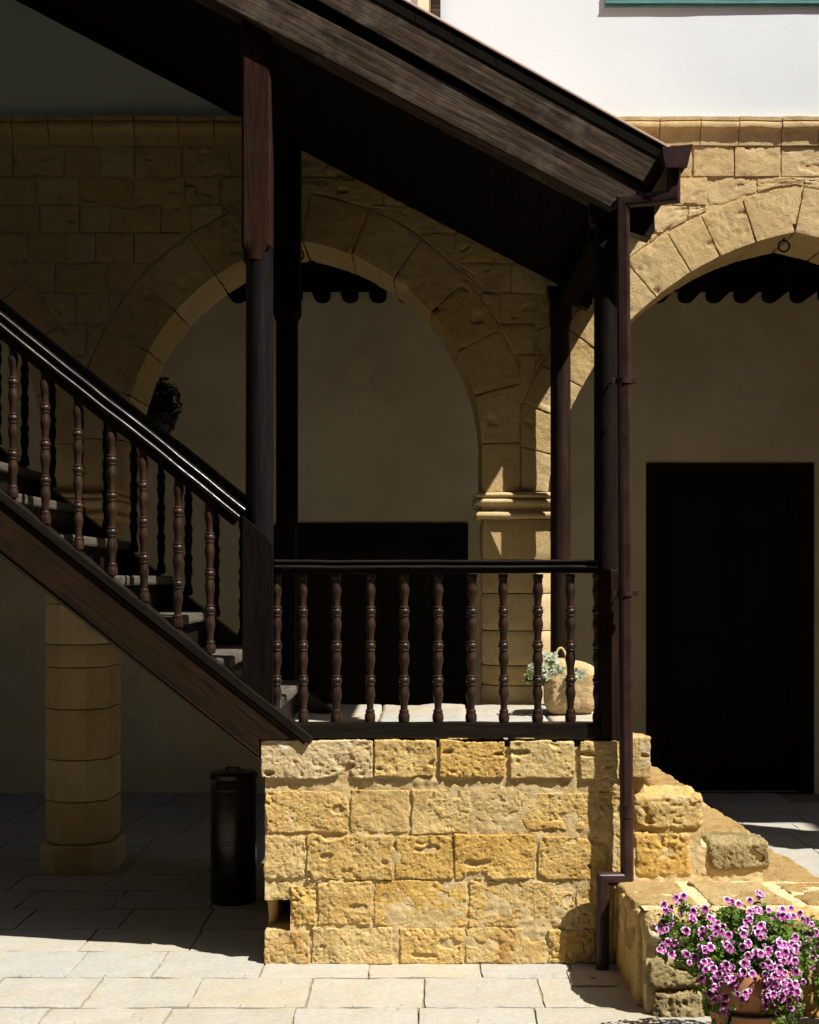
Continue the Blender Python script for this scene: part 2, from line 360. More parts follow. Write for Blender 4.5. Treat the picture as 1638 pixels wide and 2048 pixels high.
def petal_mat():
    m, n, l, p = nt('pink_petal')
    tc = n.new('ShaderNodeTexCoord').outputs['Object']
    ln = n.new('ShaderNodeVectorMath'); ln.operation = 'LENGTH'; l.new(tc, ln.inputs[0])
    k = noise(n, l, tc, 260, 3, 0.6)
    ad = n.new('ShaderNodeMath'); ad.operation = 'MULTIPLY_ADD'; l.new(k, ad.inputs[0]); ad.inputs[1].default_value = 0.006; l.new(ln.outputs['Value'], ad.inputs[2])
    r = ramp(n, [(0.0, (0.44, 0.12, 0.33)), (0.40, (0.40, 0.06, 0.27)), (0.62, (0.43, 0.08, 0.30)), (0.80, (0.60, 0.28, 0.49)), (0.95, (0.80, 0.62, 0.73))])
    l.new(rng(n, l, ad.outputs[0], 0.003, 0.0205), r.inputs[0])
    sb = n.new('ShaderNodeVectorMath'); sb.operation = 'SUBTRACT'; sb.inputs[1].default_value = (0, 0.0055, 0.001); l.new(tc, sb.inputs[0])
    l2 = n.new('ShaderNodeVectorMath'); l2.operation = 'LENGTH'; l.new(sb.outputs[0], l2.inputs[0])
    a2 = n.new('ShaderNodeMath'); a2.operation = 'MULTIPLY_ADD'; l.new(k, a2.inputs[0]); a2.inputs[1].default_value = 0.005; l.new(l2.outputs['Value'], a2.inputs[2])
    c = mixc(n, l, rng(n, l, a2.outputs[0], 0.0120, 0.0090), r.outputs[0], (0.07, 0.003, 0.045))
    oi = n.new('ShaderNodeObjectInfo').outputs['Random']
    c = mixc(n, l, rng(n, l, oi, 0, 1, 0.0, 0.35), c, mixc(n, l, 1.0, c, (0.75, 0.6, 0.9), 'MULTIPLY'))
    l.new(c, p.inputs['Base Color']); p.inputs['Roughness'].default_value = 0.65; p.inputs['Specular IOR Level'].default_value = 0.15
    return m
PETAL = petal_mat()

# ------------------------------------------------------------------ ground and paving
g = obj('ground', [(-30, -20, -0.03), (30, -20, -0.03), (30, 20, -0.03), (-30, 20, -0.03)], [(0, 1, 2, 3)], DARKGRD); kind(g, 'structure')  # out-of-view court floor, darkened to weaken bounced light
pav = bpy.data.objects.new('courtyard_paving', None); link(pav); kind(pav, 'structure')
def joint_sheet():
    nx, ny = 140, 120; x = np.linspace(-2.9, 3.1, nx + 1); y = np.linspace(-1.5, 4.74, ny + 1)
    gx, gy = np.meshgrid(x, y, indexing='ij'); P = np.stack([gx.ravel(), gy.ravel(), np.zeros(gx.size)], 1)
    P[:, 2] = -0.0065 + 0.0010 * fbm(P, 9, 3, 3)
    i, j = np.meshgrid(np.arange(nx), np.arange(ny), indexing='ij'); i = i.ravel(); j = j.ravel()
    q = np.stack([i * (ny + 1) + j, (i + 1) * (ny + 1) + j, (i + 1) * (ny + 1) + j + 1, i * (ny + 1) + j + 1], 1)
    return P, q
kind(obj('joint_bed', *joint_sheet(), JOINT, pav, smooth=True), 'structure')
ROWS = [-1.42, -1.02, -0.614, -0.211, 0.20, 0.60, 1.00, 1.40, 1.80, 2.20, 2.62, 3.02, 3.44, 3.86, 4.28, 4.74]  # front rows stop short of the viewer to reduce bounced light
FIX = {2: [-1.279, -0.881, -0.4415, 0.0, 0.4515, 0.86], 1: [-1.386, -0.935, -0.474, -0.02, 0.407, 0.85], 3: [-1.434, -1.09, -0.66, -0.224, 0.232, 0.60]}
sk = 0
for ri in range(len(ROWS) - 1):
    ya, yb = ROWS[ri], ROWS[ri + 1]
    js = list(FIX.get(ri, []))
    if not js:
        x = -0.9 + R.uniform(-0.2, 0.2); js = [x]
        while x < 1.6: x += R.uniform(0.38, 0.5); js.append(x)
    while js[0] > -3.2: js.insert(0, js[0] - R.uniform(0.38, 0.48))
    while js[-1] < 3.3: js.append(js[-1] + R.uniform(0.38, 0.5))
    for xa, xb in zip(js[:-1], js[1:]):
        yb_ = yb
        if (xa + xb) / 2 > -0.66 and (xa + xb) / 2 < 1.62 and yb > 0 and ya < 1.75:   # under the landing and steps
            if ya < 0: yb_ = 0.012
            else: continue
        xl = -2.4 if ya < 1.5 else -3.2
        if xb < xl or (xa > 2.6): continue
        sk += 1; gp = 0.0035
        v, f = rough_block(xa + gp, xb - gp, ya + gp, yb_ - gp, -0.03, R.uniform(-0.001, 0.0015), (16, 16, 1), 0.002, 0.0014, 7, 0, seed=sk, wob=0.0045)
        obj('slab', v, f, SLAB, pav, smooth=True, sharp=35, center=True)

# ------------------------------------------------------------------ stone landing (pier)
LZ = 0.927
PXL, PXR = px(524, 0), px(1300, 0)
pier = thing('stone_landing', 'golden sandstone block landing carrying the wooden balustrade and stair foot', 'landing', (0.13, 0.8, 0))
def mortar_front(x0, x1, z0, z1, y, name, parent, mat, seed, cut=None):
    nx, nz = int((x1 - x0) / 0.007), int((z1 - z0) / 0.007)
    gx, gz = np.meshgrid(np.linspace(x0, x1, nx + 1), np.linspace(z0, z1, nz + 1), indexing='ij')
    P = np.stack([gx.ravel(), np.full(gx.size, y), gz.ravel()], 1)
    P[:, 1] += 0.006 * fbm(P, 9, 4, seed) + 0.004 * fbm(P, 45, 3, seed + 3)
    i, j = np.meshgrid(np.arange(nx), np.arange(nz), indexing='ij'); i = i.ravel(); j = j.ravel()
    q = np.stack([i * (nz + 1) + j, (i + 1) * (nz + 1) + j, (i + 1) * (nz + 1) + j + 1, i * (nz + 1) + j + 1], 1)
    if cut is not None:
        c = P[q].mean(1); q = q[~cut(c)]
    return obj(name, P, q, mat, parent, smooth=True)
hx0, hx1, hz0, hz1 = px(529, 0), px(579, 0), pz(1862, 0), pz(1800, 0)      # the square drain hole
inhole = lambda c: (c[:, 0] < hx1) & (c[:, 2] > hz0) & (c[:, 2] < hz1)
# core body (behind the mortar) with the hole left open on the left
core = join([bevel_box(PXL + 0.03, 0.915, 0.62, 1.74, -0.02, LZ - 0.03, 0), bevel_box(hx1 + 0.01, 0.915, 0.16, 0.63, -0.02, LZ - 0.03, 0), bevel_box(PXL + 0.03, hx1 + 0.02, 0.16, 0.63, -0.02, hz0 - 0.01, 0), bevel_box(PXL + 0.03, hx1 + 0.02, 0.16, 0.63, hz1 + 0.01, LZ - 0.03, 0), bevel_box(PXL + 0.02, 0.915, 0.03, 0.17, hz1 + 0.01, LZ - 0.03, 0),
             bevel_box(PXL + 0.02, 0.915, 0.03, 0.17, -0.02, hz0 - 0.01, 0), bevel_box(hx1 + 0.01, 0.915, 0.03, 0.17, hz0 - 0.02, hz1 + 0.02, 0)])
obj('core', *core, MORTAR, pier)
mortar_front(PXL + 0.012, px(1262, 0), -0.01, LZ - 0.03, 0.004, 'mortar', pier, MORTAR, 11, inhole)
mortar_front(px(1255, 0), 1.15, 0.30, 0.68, 0.005, 'mortar', pier, MORTAR, 12)
def pstone(x0, x1, y0, y1, mat=PIER, seed=0, r=0.005, amp=0.007, pit=0.008, proud=0.0, dep=0.15, parent=pier, wob=0.006):
    X0, X1, Z0, Z1 = px(x0, 0), px(x1, 0), pz(y1, 0), pz(y0, 0)
    g_ = 0.0005
    nx = max(10, int((X1 - X0) / 0.0038)); nz = max(8, int((Z1 - Z0) / 0.0038))
    v, f = rough_block(X0 + g_, X1 - g_, -proud, dep, Z0 + g_, Z1 - g_, (nx, 6, nz), r, amp, 12, pit, 40, seed, wob=wob)
    return obj('stone', v, f, mat, parent, smooth=True, center=True)
rows = [
    [(522, 746, 1480, 1556, LIMEST), (748, 872, 1481, 1553), (877, 1011, 1481, 1556, ORANGE), (1020, 1148, 1481, 1556), (1160, 1238, 1482, 1558), (1238, 1301, 1474, 1556, CAPST)],
    [(532, 698, 1582, 1666), (702, 818, 1580, 1665), (823, 938, 1578, 1668), (943, 1040, 1580, 1664), (1044, 1190, 1584, 1660), (1196, 1262, 1584, 1655)],
    [(530, 610, 1671, 1757), (613, 787, 1670, 1760), (792, 906, 1670, 1758, ORANGE), (909, 1072, 1669, 1759), (1076, 1215, 1672, 1759), (1218, 1262, 1664, 1750)],
    [(581, 631, 1770, 1850), (635, 744, 1763, 1850), (748, 934, 1761, 1852), (938, 1150, 1762, 1854), (1152, 1240, 1768, 1852)],
    [(529, 618, 1862, 1928), (622, 786, 1856, 1928), (799, 926, 1856, 1928), (930, 1094, 1856, 1928), (1096, 1190, 1858, 1928), (1193, 1250, 1858, 1928)],
]
sd_ = 100
for row in rows:
    for s in row:
        sd_ += 1
        big = s[2] < 1500
        o = pstone(*s[:4], mat=s[4] if len(s) > 4 else PIER, seed=sd_, proud=0.012 if big else R.uniform(-0.001, 0.007), amp=0.006 if big else R.uniform(0.006, 0.010), pit=R.uniform(0.004, 0.010))
sd_ += 1; pstone(530, 581, 1764, 1799, seed=sd_)
# left flank and hole lining
obj('flank', *rough_block(PXL + 0.004, PXL + 0.05, 0.16, 1.74, -0.02, LZ - 0.1, (2, 40, 24), 0.01, 0.008, 8, 0.006, 40, 77, back=True), PIER, pier, smooth=True)
# landing floor slabs
fx = [PXL + 0.01, -0.22, 0.22, 0.60, 0.932]; fy = [0.09, 0.62, 1.18, 1.74]
for a in range(4):
    for b in range(3):
        sd_ += 1
        v, f = rough_block(fx[a] + 0.004, fx[a + 1] - 0.004, fy[b] + 0.004, fy[b + 1] - 0.004, LZ - 0.10, LZ + R.uniform(-0.012, 0.002), (22, 22, 3), 0.014, 0.007, 6, 0.0, seed=sd_, wob=0.004)
        obj('floor_stone', v, f, SLAB if R.random() < 0.7 else CAPST, pier, smooth=True, center=True)

# ------------------------------------------------------------------ stone steps to the right
steps = thing('stone_steps', 'worn sandstone steps descending to the right of the landing', 'steps', (1.25, 0.7, 0))
Z1, Z2, Z3 = pz(1590, 0), pz(1681, 0), 0.345
def skew(k):
    def w(V):
        V = V.copy(); V[:, 0] -= k * np.clip(V[:, 1], 0, 9) * sstep(0.85, 1.5, V[:, 0]); return V
    return w
def sblock(x0, x1, y0, y1, z0, z1, mat=PIER, r=0.022, amp=0.010, pit=0.010, n=None, name='stone', warp=None, parent=steps, wob=0.008):
    global sd_; sd_ += 1
    n = n or (max(6, min(90, int((x1 - x0) / 0.005))), max(5, min(60, int((y1 - y0) / 0.012))), max(5, int((z1 - z0) / 0.005)))
    v, f = rough_block(x0, x1, y0, y1, z0, z1, n, r, amp, 8, pit, 36, sd_, warp=warp, wob=wob)
    return obj(name, v, f, mat, parent, smooth=True, center=True)
obj('core', *join([bevel_box(0.98, px(1400, 0) - 0.02, 0.03, 1.72, 0, Z1 - 0.03, 0), bevel_box(1.0, px(1530, 0) - 0.02, 0.03, 1.72, 0, Z2 - 0.03, 0)]), MORTAR, steps)
mortar_front(px(1262, 0), px(1526, 0), 0.30, Z2 - 0.03, 0.004, 'mortar', steps, PALEMORTAR, 13)
XS1, XS2, XS3 = px(1408, 0), px(1540, 0), 1.665
sblock(px(1266, 0), XS1, -0.010, 0.30, pz(1657, 0), Z1, PIER)                       # end stone of the upper step
sblock(px(1266, 0), px(1382, 0), -0.004, 0.25, pz(1757, 0), pz(1664, 0), PIER, pit=0.009)
sblock(px(1418, 0), XS2, -0.010, 0.26, pz(1728, 0) - 0.02, Z2, MOSSY, pit=0.016, r=0.022)
sblock(1.0, XS1 - 0.004, 0.305, 0.95, Z1 - 0.15, Z1 - 0.006, TOPST, 0.02, 0.008, 0.004, warp=skew(0.06))
sblock(0.96, XS1 - 0.02, 0.96, 1.70, Z1 - 0.15, Z1 - 0.010, TOPST, 0.02, 0.008, 0.004, warp=skew(0.06))
sblock(px(1384, 0), px(1417, 0), 0.004, 0.3, pz(1755, 0), Z2 - 0.004, PALEMORTAR, 0.02, 0.008, 0.0)
sblock(XS1 - 0.03, XS2 - 0.004, 0.265, 0.90, Z2 - 0.15, Z2 - 0.006, TOPST, 0.02, 0.008, 0.004, warp=skew(0.05))
sblock(XS1 - 0.03, XS2 - 0.02, 0.91, 1.70, Z2 - 0.15, Z2 - 0.012, TOPST, 0.02, 0.008, 0.004, warp=skew(0.05))
sblock(XS2 - 0.05, XS3, 0.006, 0.62, 0.0, Z3, TOPST, 0.022, 0.008, 0.004, warp=skew(0.05))
sblock(XS2 - 0.05, XS3 - 0.01, 0.63, 1.68, 0.0, Z3 - 0.006, TOPST, 0.022, 0.008, 0.004, warp=skew(0.05))

# ------------------------------------------------------------------ low platform in front
plat = thing('stone_platform', 'low sandstone platform at the foot of the steps, behind the flowers', 'platform', (1.6, -0.36, 0))
PX0, PYF, PXE = px(1227, 0), -0.72, 2.9
def slope_top(V):
    V = V.copy(); V[:, 2] += np.clip(-V[:, 1], 0, 1) * 0.05 * sstep(0.05, 0.3, V[:, 2]); return V
obj('core', *bevel_box(PX0 + 0.03, PXE, PYF + 0.03, 0.0, -0.02, Z3 - 0.022, 0), PALEMORTAR, plat)
def mtop():
    nx, ny = 150, 55; gx, gy = np.meshgrid(np.linspace(PX0 + 0.03, PXE, nx + 1), np.linspace(PYF + 0.06, 0.01, ny + 1), indexing='ij')
    P = np.stack([gx.ravel(), gy.ravel(), np.full(gx.size, Z3 - 0.006)], 1); P[:, 2] += 0.004 * fbm(P, 14, 3, 5); P = slope_top(P)
    i, j = np.meshgrid(np.arange(nx), np.arange(ny), indexing='ij'); i = i.ravel(); j = j.ravel()
    return P, np.stack([i * (ny + 1) + j, (i + 1) * (ny + 1) + j, (i + 1) * (ny + 1) + j + 1, i * (ny + 1) + j + 1], 1)
obj('mortar', *mtop(), PALEMORTAR, plat, smooth=True)
# top paving stones, in rows behind the front course
TS = [(PX0 + 0.005, 1.035), (1.085, 1.39), (1.44, 1.72), (1.77, 2.1), (2.15, 2.5), (2.55, 2.88)]
for i, (a, b) in enumerate(TS):
    if i == 2:
        sblock(a, b, -0.135, -0.035, 0.16, Z3, TOPST, 0.012, 0.006, 0.004, parent=plat, warp=slope_top); sblock(a, b, -0.55, -0.155, 0.16, Z3, TOPST, 0.012, 0.007, 0.006, parent=plat, warp=slope_top)
    else:
        sblock(a, b, -0.55, -0.035, 0.16, Z3 + R.uniform(-0.003, 0.003), TOPST, 0.012, 0.007, 0.006, parent=plat, warp=slope_top)
# front courses
for i, (a, b) in enumerate([(PX0 + 0.012, 1.10), (1.11, 1.46), (1.47, 1.85), (1.86, 2.2), (2.21, 2.6)]):
    sblock(a, b, PYF, -0.57, 0.215, Z3, CAPST if i == 0 else PIER, 0.05 if i == 0 else 0.035, 0.010, 0.010, parent=plat, warp=slope_top)
for i, (a, b) in enumerate([(PX0 + 0.03, 1.08), (1.10, 1.42), (1.44, 1.80), (1.82, 2.3)]):
    sblock(a, b, PYF - 0.005, -0.5, 0.105, 0.205, MOSSY, 0.022, 0.016, 0.016, parent=plat)
for i, (a, b) in enumerate([(PX0 + 0.045, 1.02), (1.04, 1.38), (1.40, 1.68), (1.70, 2.2)]):
    sblock(a, b, PYF - 0.012, -0.5, -0.02, 0.095, MOSSY if i != 2 else PIER, 0.022, 0.016, 0.016, parent=plat)
# left flank, rendered with old yellow mortar
sblock(PX0 + 0.008, PX0 + 0.06, -0.60, -0.30, -0.02, 0.33, PIER, 0.015, 0.010, 0.004, n=(6, 30, 30), parent=plat, warp=slope_top)
sblock(PX0 + 0.002, PX0 + 0.06, -0.295, -0.005, -0.02, 0.33, PIER, 0.015, 0.010, 0.004, n=(6, 30, 30), parent=plat, warp=slope_top)

# ------------------------------------------------------------------ arcade wall
AY = 1.79; AS = (CAMD + AY) / F
ax = lambda x: (x - CX) * AS
az = lambda y: EYE + (CY - y) * AS
arc = thing('arcade_wall', 'sandstone arcade with pointed arches under a white plastered upper wall', 'arcade', (0.5, 2.0, 0))
CAPZ = az(985)
class Arch:
    def __init__(s, xa, a, zs, Rr, th):
        s.xa, s.a, s.zs, s.R, s.th = xa, a, zs, Rr, th
        s.t0 = max(0.0, math.asin(max(0.0, (CAPZ - zs) / Rr))); s.t1 = math.acos(a / Rr)
        s.st = max(0.0, zs - CAPZ); s.len = s.st + Rr * (s.t1 - s.t0)
    def pt(s, side, d, off):          # side -1 left, +1 right; d arclength from capital; off outward from the intrados (vectorised)
        d = np.asarray(d, float); off = np.asarray(off, float)
        t = s.t0 + np.clip(d - s.st, 0, None) / s.R
        cx = -s.a
        x = cx + (s.R + off) * np.cos(t); z = s.zs + (s.R + off) * np.sin(t)
        low = d < s.st
        x = np.where(low, cx + s.R + off, x); z = np.where(low, CAPZ + d, z)
        over = np.clip(-x, 0, None); x = np.maximum(x, 0.0015)
        return s.xa + side * x, z
    def top(s, X, off):               # height of the curve above X, -9 outside
        x = np.abs(np.asarray(X, float) - s.xa) + s.a; r = s.R + off
        return np.where(x < r, s.zs + np.sqrt(np.clip(r * r - x * x, 0, None)), -9.0)
A1 = Arch(ax(606), 65 * AS, az(900), 422 * AS, 98 * AS)
A2 = Arch(ax(1590), 109 * AS, az(1063), 608 * AS, 93 * AS)
A3 = Arch(ax(-272), 65 * AS, az(900), 422 * AS, 98 * AS)
ARCHES = [A1, A2, A3]
SP12, SP13, SP2R, SP3L = ax(1041), ax(167), ax(2166), ax(-706)
TH = 0.50
CORN0, CORN1 = az(292), az(237)
def ext(X): return np.maximum.reduce([a.top(X, a.th) for a in ARCHES])
def intr(X): return np.maximum.reduce([a.top(X, 0.05) for a in ARCHES])
# core
def strip_wall():
    X = np.linspace(SP3L - 0.2, SP2R + 0.2, 500); lo = np.maximum(intr(X), CAPZ); V = []; Fc = []
    for x, z in zip(X, lo):
        V += [(x, AY + 0.006, z), (x, AY + 0.006, CORN0 + 0.03), (x, AY + TH - 0.02, z), (x, AY + TH - 0.02, CORN0 + 0.03)]
    for i in range(len(X) - 1):
        a = 4 * i; b = a + 4; Fc += [(a, b, b + 1, a + 1), (a + 2, a + 3, b + 3, b + 2), (a, a + 2, b + 2, b)]
    return V, Fc
obj('core', *strip_wall(), MORTAR, arc)
# voussoirs
def voussoirs(A, sides, n, lim):
    global sd_
    for side in sides:
        cuts = [A.len * k / n + (R.uniform(-0.02, 0.02) if 0 < k < n else 0) for k in range(n + 1)]
        for d0, d1 in zip(cuts[:-1], cuts[1:]):
            sd_ += 1; vis = True
            g_ = 0.0028
            def warp(V, d0=d0, d1=d1, side=side):
                X, Z = A.pt(side, V[:, 0], V[:, 2])
                X = np.clip(X, lim[0], lim[1])
                return np.stack([X, V[:, 1], Z], 1)
            off0 = 0.0
            v, f = rough_block(d0 + g_, d1 - g_, AY - R.uniform(0, 0.006), AY + TH, 0.0, A.th - 0.004 + R.uniform(-0.006, 0.004), (26, 10, 22), 0.0035, 0.004, 12, 0.004, 44, sd_, warp=warp)
            if side < 0: f = f[:, ::-1]
            f = f[:, ::-1]
            o = obj('voussoir', v, f, ARC, arc, smooth=True, sharp=40, center=True)
voussoirs(A1, (-1, 1), 7, (SP13 + 0.004, SP12 - 0.004))
voussoirs(A2, (-1,), 10, (SP12 + 0.004, 99)); voussoirs(A2, (1,), 10, (-99, SP2R))
voussoirs(A3, (1,), 7, (-99, SP13 - 0.004))
# coursed spandrel stones
CZ = [az(y) for y in (291, 354, 411, 466, 526, 586, 648, 710, 775, 850)]
for ci in range(len(CZ) - 1):
    zt, zb = CZ[ci], CZ[ci + 1]
    x = -3.6 + R.uniform(0, 0.2)
    while x < 3.4:
        w = R.uniform(0.16, 0.30); xa, xb = x, x + w; x = xb
        s = np.linspace(xa + 0.003, xb - 0.003, 15); e = np.maximum(ext(s) + 0.006, zb + 0.003)
        if xb < -2.75 or xa > 2.6: continue
        ok = e < zt - 0.02
        if ok.sum() < 3: continue
        k = np.where(ok)[0]; a_, b_ = s[k[0]], s[k[-1]]
        if b_ - a_ < 0.03: continue
        sd_ += 1
        def warp(V, zb=zb, zt=zt):
            V = V.copy(); lo = np.minimum(np.maximum(ext(V[:, 0]) + 0.006, zb + 0.003), zt - 0.012)
            t = (V[:, 2] - zb) / (zt - zb); V[:, 2] = lo + t * (zt - 0.003 - lo); return V
        v, f = rough_block(a_, b_, AY - R.uniform(-0.002, 0.006), AY + 0.12, zb, zt, (20, 3, 14), 0.005, 0.005, 12, 0.005, 44, sd_, warp=warp)
        obj('stone', v, f, ARC, arc, smooth=True, sharp=40, center=True)
# cornice: separate moulded lengths
def cornice_profile():
    h = CORN1 - CORN0; p = [(-0.02, 0.0), (0.012, 0.0), (0.018, 0.25 * h), (0.030, 0.42 * h), (0.055, 0.52 * h), (0.085, 0.56 * h)]
    for k in range(7): a = -math.pi / 2 + math.pi * k / 6; p.append((0.088 + 0.018 * math.cos(a), 0.69 * h + 0.13 * h * math.sin(a)))
    p += [(0.078, 0.84 * h), (0.100, 0.86 * h), (0.100, 0.99 * h), (-0.02, 1.0 * h)]
    return p
cp = cornice_profile(); x = -3.4
while x < 3.3:
    w = R.uniform(0.185, 0.24); xa, xb = x + 0.0025, x + w - 0.0025; x += w; sd_ += 1
    nx = 10; V = []; Fc = []
    for i in range(nx + 1):
        for (o_, h_) in cp: V.append((xa + (xb - xa) * i / nx, AY - 0.006 - o_ * 0.36, CORN0 + h_))
    V = np.array(V); m_ = len(cp); V[:, 1] += (0.004 * fbm(V, 12, 3, sd_) - 0.004 * sstep(0.2, 0.7, vnoise(V * 30, sd_))) ; V[:, 2] += 0.003 * fbm(V, 8, 2, sd_ + 1)
    for i in range(nx):
        for j in range(m_ - 1): Fc.append((i * m_ + j, (i + 1) * m_ + j, (i + 1) * m_ + j + 1, i * m_ + j + 1))
    Fc += [tuple(range(m_)), tuple(nx * m_ + j for j in range(m_ - 1, -1, -1))]
    obj('cornice_stone', V, Fc, ARC, arc, smooth=True, sharp=50, center=True)
# upper plaster wall
def plaster_panel(x0, x1, z0, z1, y, n, amp, seed):
    nx, nz = n; gx, gz = np.meshgrid(np.linspace(x0, x1, nx + 1), np.linspace(z0, z1, nz + 1), indexing='ij')
    P = np.stack([gx.ravel(), np.full(gx.size, y), gz.ravel()], 1); P[:, 1] += amp * fbm(P, 1.6, 3, seed)
    i, j = np.meshgrid(np.arange(nx), np.arange(nz), indexing='ij'); i = i.ravel(); j = j.ravel()
    q = [tuple(r_) for r_ in np.stack([i * (nz + 1) + j, (i + 1) * (nz + 1) + j, (i + 1) * (nz + 1) + j + 1, i * (nz + 1) + j + 1], 1)]
    V = [tuple(p_) for p_ in P]; b = len(V)
    V += [(x0, y + 0.4, z0), (x1, y + 0.4, z0), (x1, y + 0.4, z1), (x0, y + 0.4, z1)]
    c = [0, nx * (nz + 1), nx * (nz + 1) + nz, nz]
    q += [(c[0], b, b + 1, c[1]), (c[1], b + 1, b + 2, c[2]), (c[2], b + 2, b + 3, c[3]), (c[3], b + 3, b, c[0]), (b, b + 3, b + 2, b + 1)]
    return V, q
o = obj('plaster', *plaster_panel(-6, 6, CORN1 - 0.002, 8.0, AY + 0.004, (120, 40), 0.006, 3), WHITE, arc, smooth=True, sharp=40)
# window with teal frame high on the wall
WX0, WX1, WZ0 = ax(1209), ax(1880), az(14)
win = obj('window', *bevel_box(WX0 + 0.06, WX1 - 0.06, AY - 0.003, AY + 0.02, WZ0 + 0.06, WZ0 + 1.3, 0.003), TEAL, arc, center=True)
obj('frame', *bevel_box(WX0, WX1, AY - 0.014, AY + 0.02, WZ0, WZ0 + 0.085, 0.004), TEAL, win, center=True)
obj('frame', *bevel_box(WX0, WX0 + 0.085, AY - 0.012, AY + 0.02, WZ0 + 0.086, WZ0 + 1.35, 0.004), TEAL, win, center=True)
obj('frame', *bevel_box(WX1 - 0.085, WX1, AY - 0.012, AY + 0.02, WZ0 + 0.086, WZ0 + 1.35, 0.004), TEAL, win, center=True)
obj('bead', *bevel_box(WX0 + 0.002, WX1 - 0.002, AY - 0.019, AY - 0.0142, WZ0 + 0.012, WZ0 + 0.022, 0.0015), TEAL, win, center=True)
# old timber jamb of the upper doorway, seen above the roof edge
jm = obj('door_jamb', *bevel_box(ax(863), ax(881), AY - 0.03, AY + 0.02, 3.95, 6.2, 0.004), WEATH, arc, center=True)
obj('jamb_board', *bevel_box(ax(835), ax(862), AY - 0.018, AY + 0.02, 3.95, 6.2, 0.004), CREAM, arc, center=True)
# pillars
def octo(cx_, cy_, hx, hy, z0, z1, ch0, ch1, seed, amp=0.004, gap=0.003):
    """octagonal drum, chamfer ch0 at the bottom and ch1 at the top"""
    V = []; Fc = []; nz = 8; sub = 6
    for i in range(nz + 1):
        t = i / nz; c = ch0 + (ch1 - ch0) * t; z = z0 + gap + (z1 - z0 - 2 * gap) * t
        e = 0.006 * (1 - min(1, min(i, nz - i) / 1.0))
        P = [(-hx + c, -hy), (hx - c, -hy), (hx, -hy + c), (hx, hy - c), (hx - c, hy), (-hx + c, hy), (-hx, hy - c), (-hx, -hy + c)]
        for k in range(8):
            p, q = P[k], P[(k + 1) % 8]
            for s in range(sub):
                u = s / sub; V.append((cx_ + (p[0] + (q[0] - p[0]) * u) * (1 - e / hx), cy_ + (p[1] + (q[1] - p[1]) * u) * (1 - e / hy), z))
    m_ = 8 * sub; V = np.array(V); d = V - np.array([cx_, cy_, 0]); d[:, 2] = 0; d /= np.linalg.norm(d, axis=1, keepdims=True)
    V += d * (amp * fbm(V, 12, 4, seed) - 0.006 * sstep(0.4, 0.8, vnoise(V * 40, seed + 3)))[:, None]
    for i in range(nz):
        for k in range(m_): k2 = (k + 1) % m_; Fc.append((i * m_ + k, i * m_ + k2, (i + 1) * m_ + k2, (i + 1) * m_ + k))
    Fc += [tuple(range(m_ - 1, -1, -1)), tuple(nz * m_ + k for k in range(m_))]
    return V, Fc
def pillar(cx_, hx, joints, base):
    global sd_
    cy_ = AY + 0.25; hy = 0.25
    zt = az(1038); js = [az(1120)] + [az(y) for y in joints] + [base]
    sd_ += 1; obj('drum', *octo(cx_, cy_, hx, hy, js[0], zt, 0.105, 0.012, sd_), ARC, arc, smooth=True, sharp=32, center=True)
    for a, b in zip(js[:-1], js[1:]):
        sd_ += 1; obj('drum', *octo(cx_, cy_, hx, hy, b, a, 0.105, 0.105, sd_), ARC, arc, smooth=True, sharp=32, center=True)
    # capital: stacked rolls swept round the square
    z0, z1 = zt, CAPZ; h = z1 - z0
    prof = [(0.0, 0.0), (0.012, 0.0)] + [(0.014 + 0.020 * math.cos(a), 0.14 * h + 0.14 * h * math.sin(a)) for a in np.linspace(-1.57, 1.57, 6)] + [(0.012, 0.30 * h), (0.008, 0.40 * h), (0.016, 0.48 * h)] \
        + [(0.022 + 0.022 * math.cos(a), 0.64 * h + 0.13 * h * math.sin(a)) for a in np.linspace(-1.57, 1.57, 6)] + [(0.028, 0.79 * h)] \
        + [(0.030 + 0.014 * math.cos(a), 0.89 * h + 0.09 * h * math.sin(a)) for a in np.linspace(-1.57, 1.57, 5)] + [(0.0, 1.0 * h)]
    V = []; sub = 10
    for (o_, z) in prof:
        a, b = hx + o_, hy + o_; P = [(-a, -b), (a, -b), (a, b), (-a, b)]
        for k in range(4):
            p, q = P[k], P[(k + 1) % 4]
            for s in range(sub): u = s / sub; V.append((cx_ + p[0] + (q[0] - p[0]) * u, cy_ + p[1] + (q[1] - p[1]) * u, z0 + z))
    V = np.array(V); V[:, 0] += 0.004 * fbm(V, 14, 3, 8); V[:, 1] += 0.004 * fbm(V, 14, 3, 9); V[:, 2] += 0.003 * fbm(V, 14, 3, 10)
    m_ = 4 * sub; Fc = []
    for i in range(len(prof) - 1):
        for k in range(m_): k2 = (k + 1) % m_; Fc.append((i * m_ + k, i * m_ + k2, (i + 1) * m_ + k2, (i + 1) * m_ + k))
    Fc += [tuple(range(m_ - 1, -1, -1)), tuple((len(prof) - 1) * m_ + k for k in range(m_))]
    obj('capital', V, Fc, ARC, arc, smooth=True, sharp=50, center=True)
pillar(SP12, ax(1116) - SP12, (1187, 1262, 1332, 1372), 0.80)
pillar(SP13 - 0.058, 0.176, (1208, 1290, 1336, 1420, 1522, 1606), 0.16)
sd_ += 1; obj('base', *octo(SP13 - 0.058, AY + 0.25, 0.20, 0.265, -0.02, 0.16, 0.10, 0.11, sd_), ARC, arc, smooth=True, sharp=60, center=True)
pillar(SP2R, 0.2, (1290, 1420, 1522), 0.0); pillar(SP3L, 0.2, (1290, 1420, 1522), 0.0)
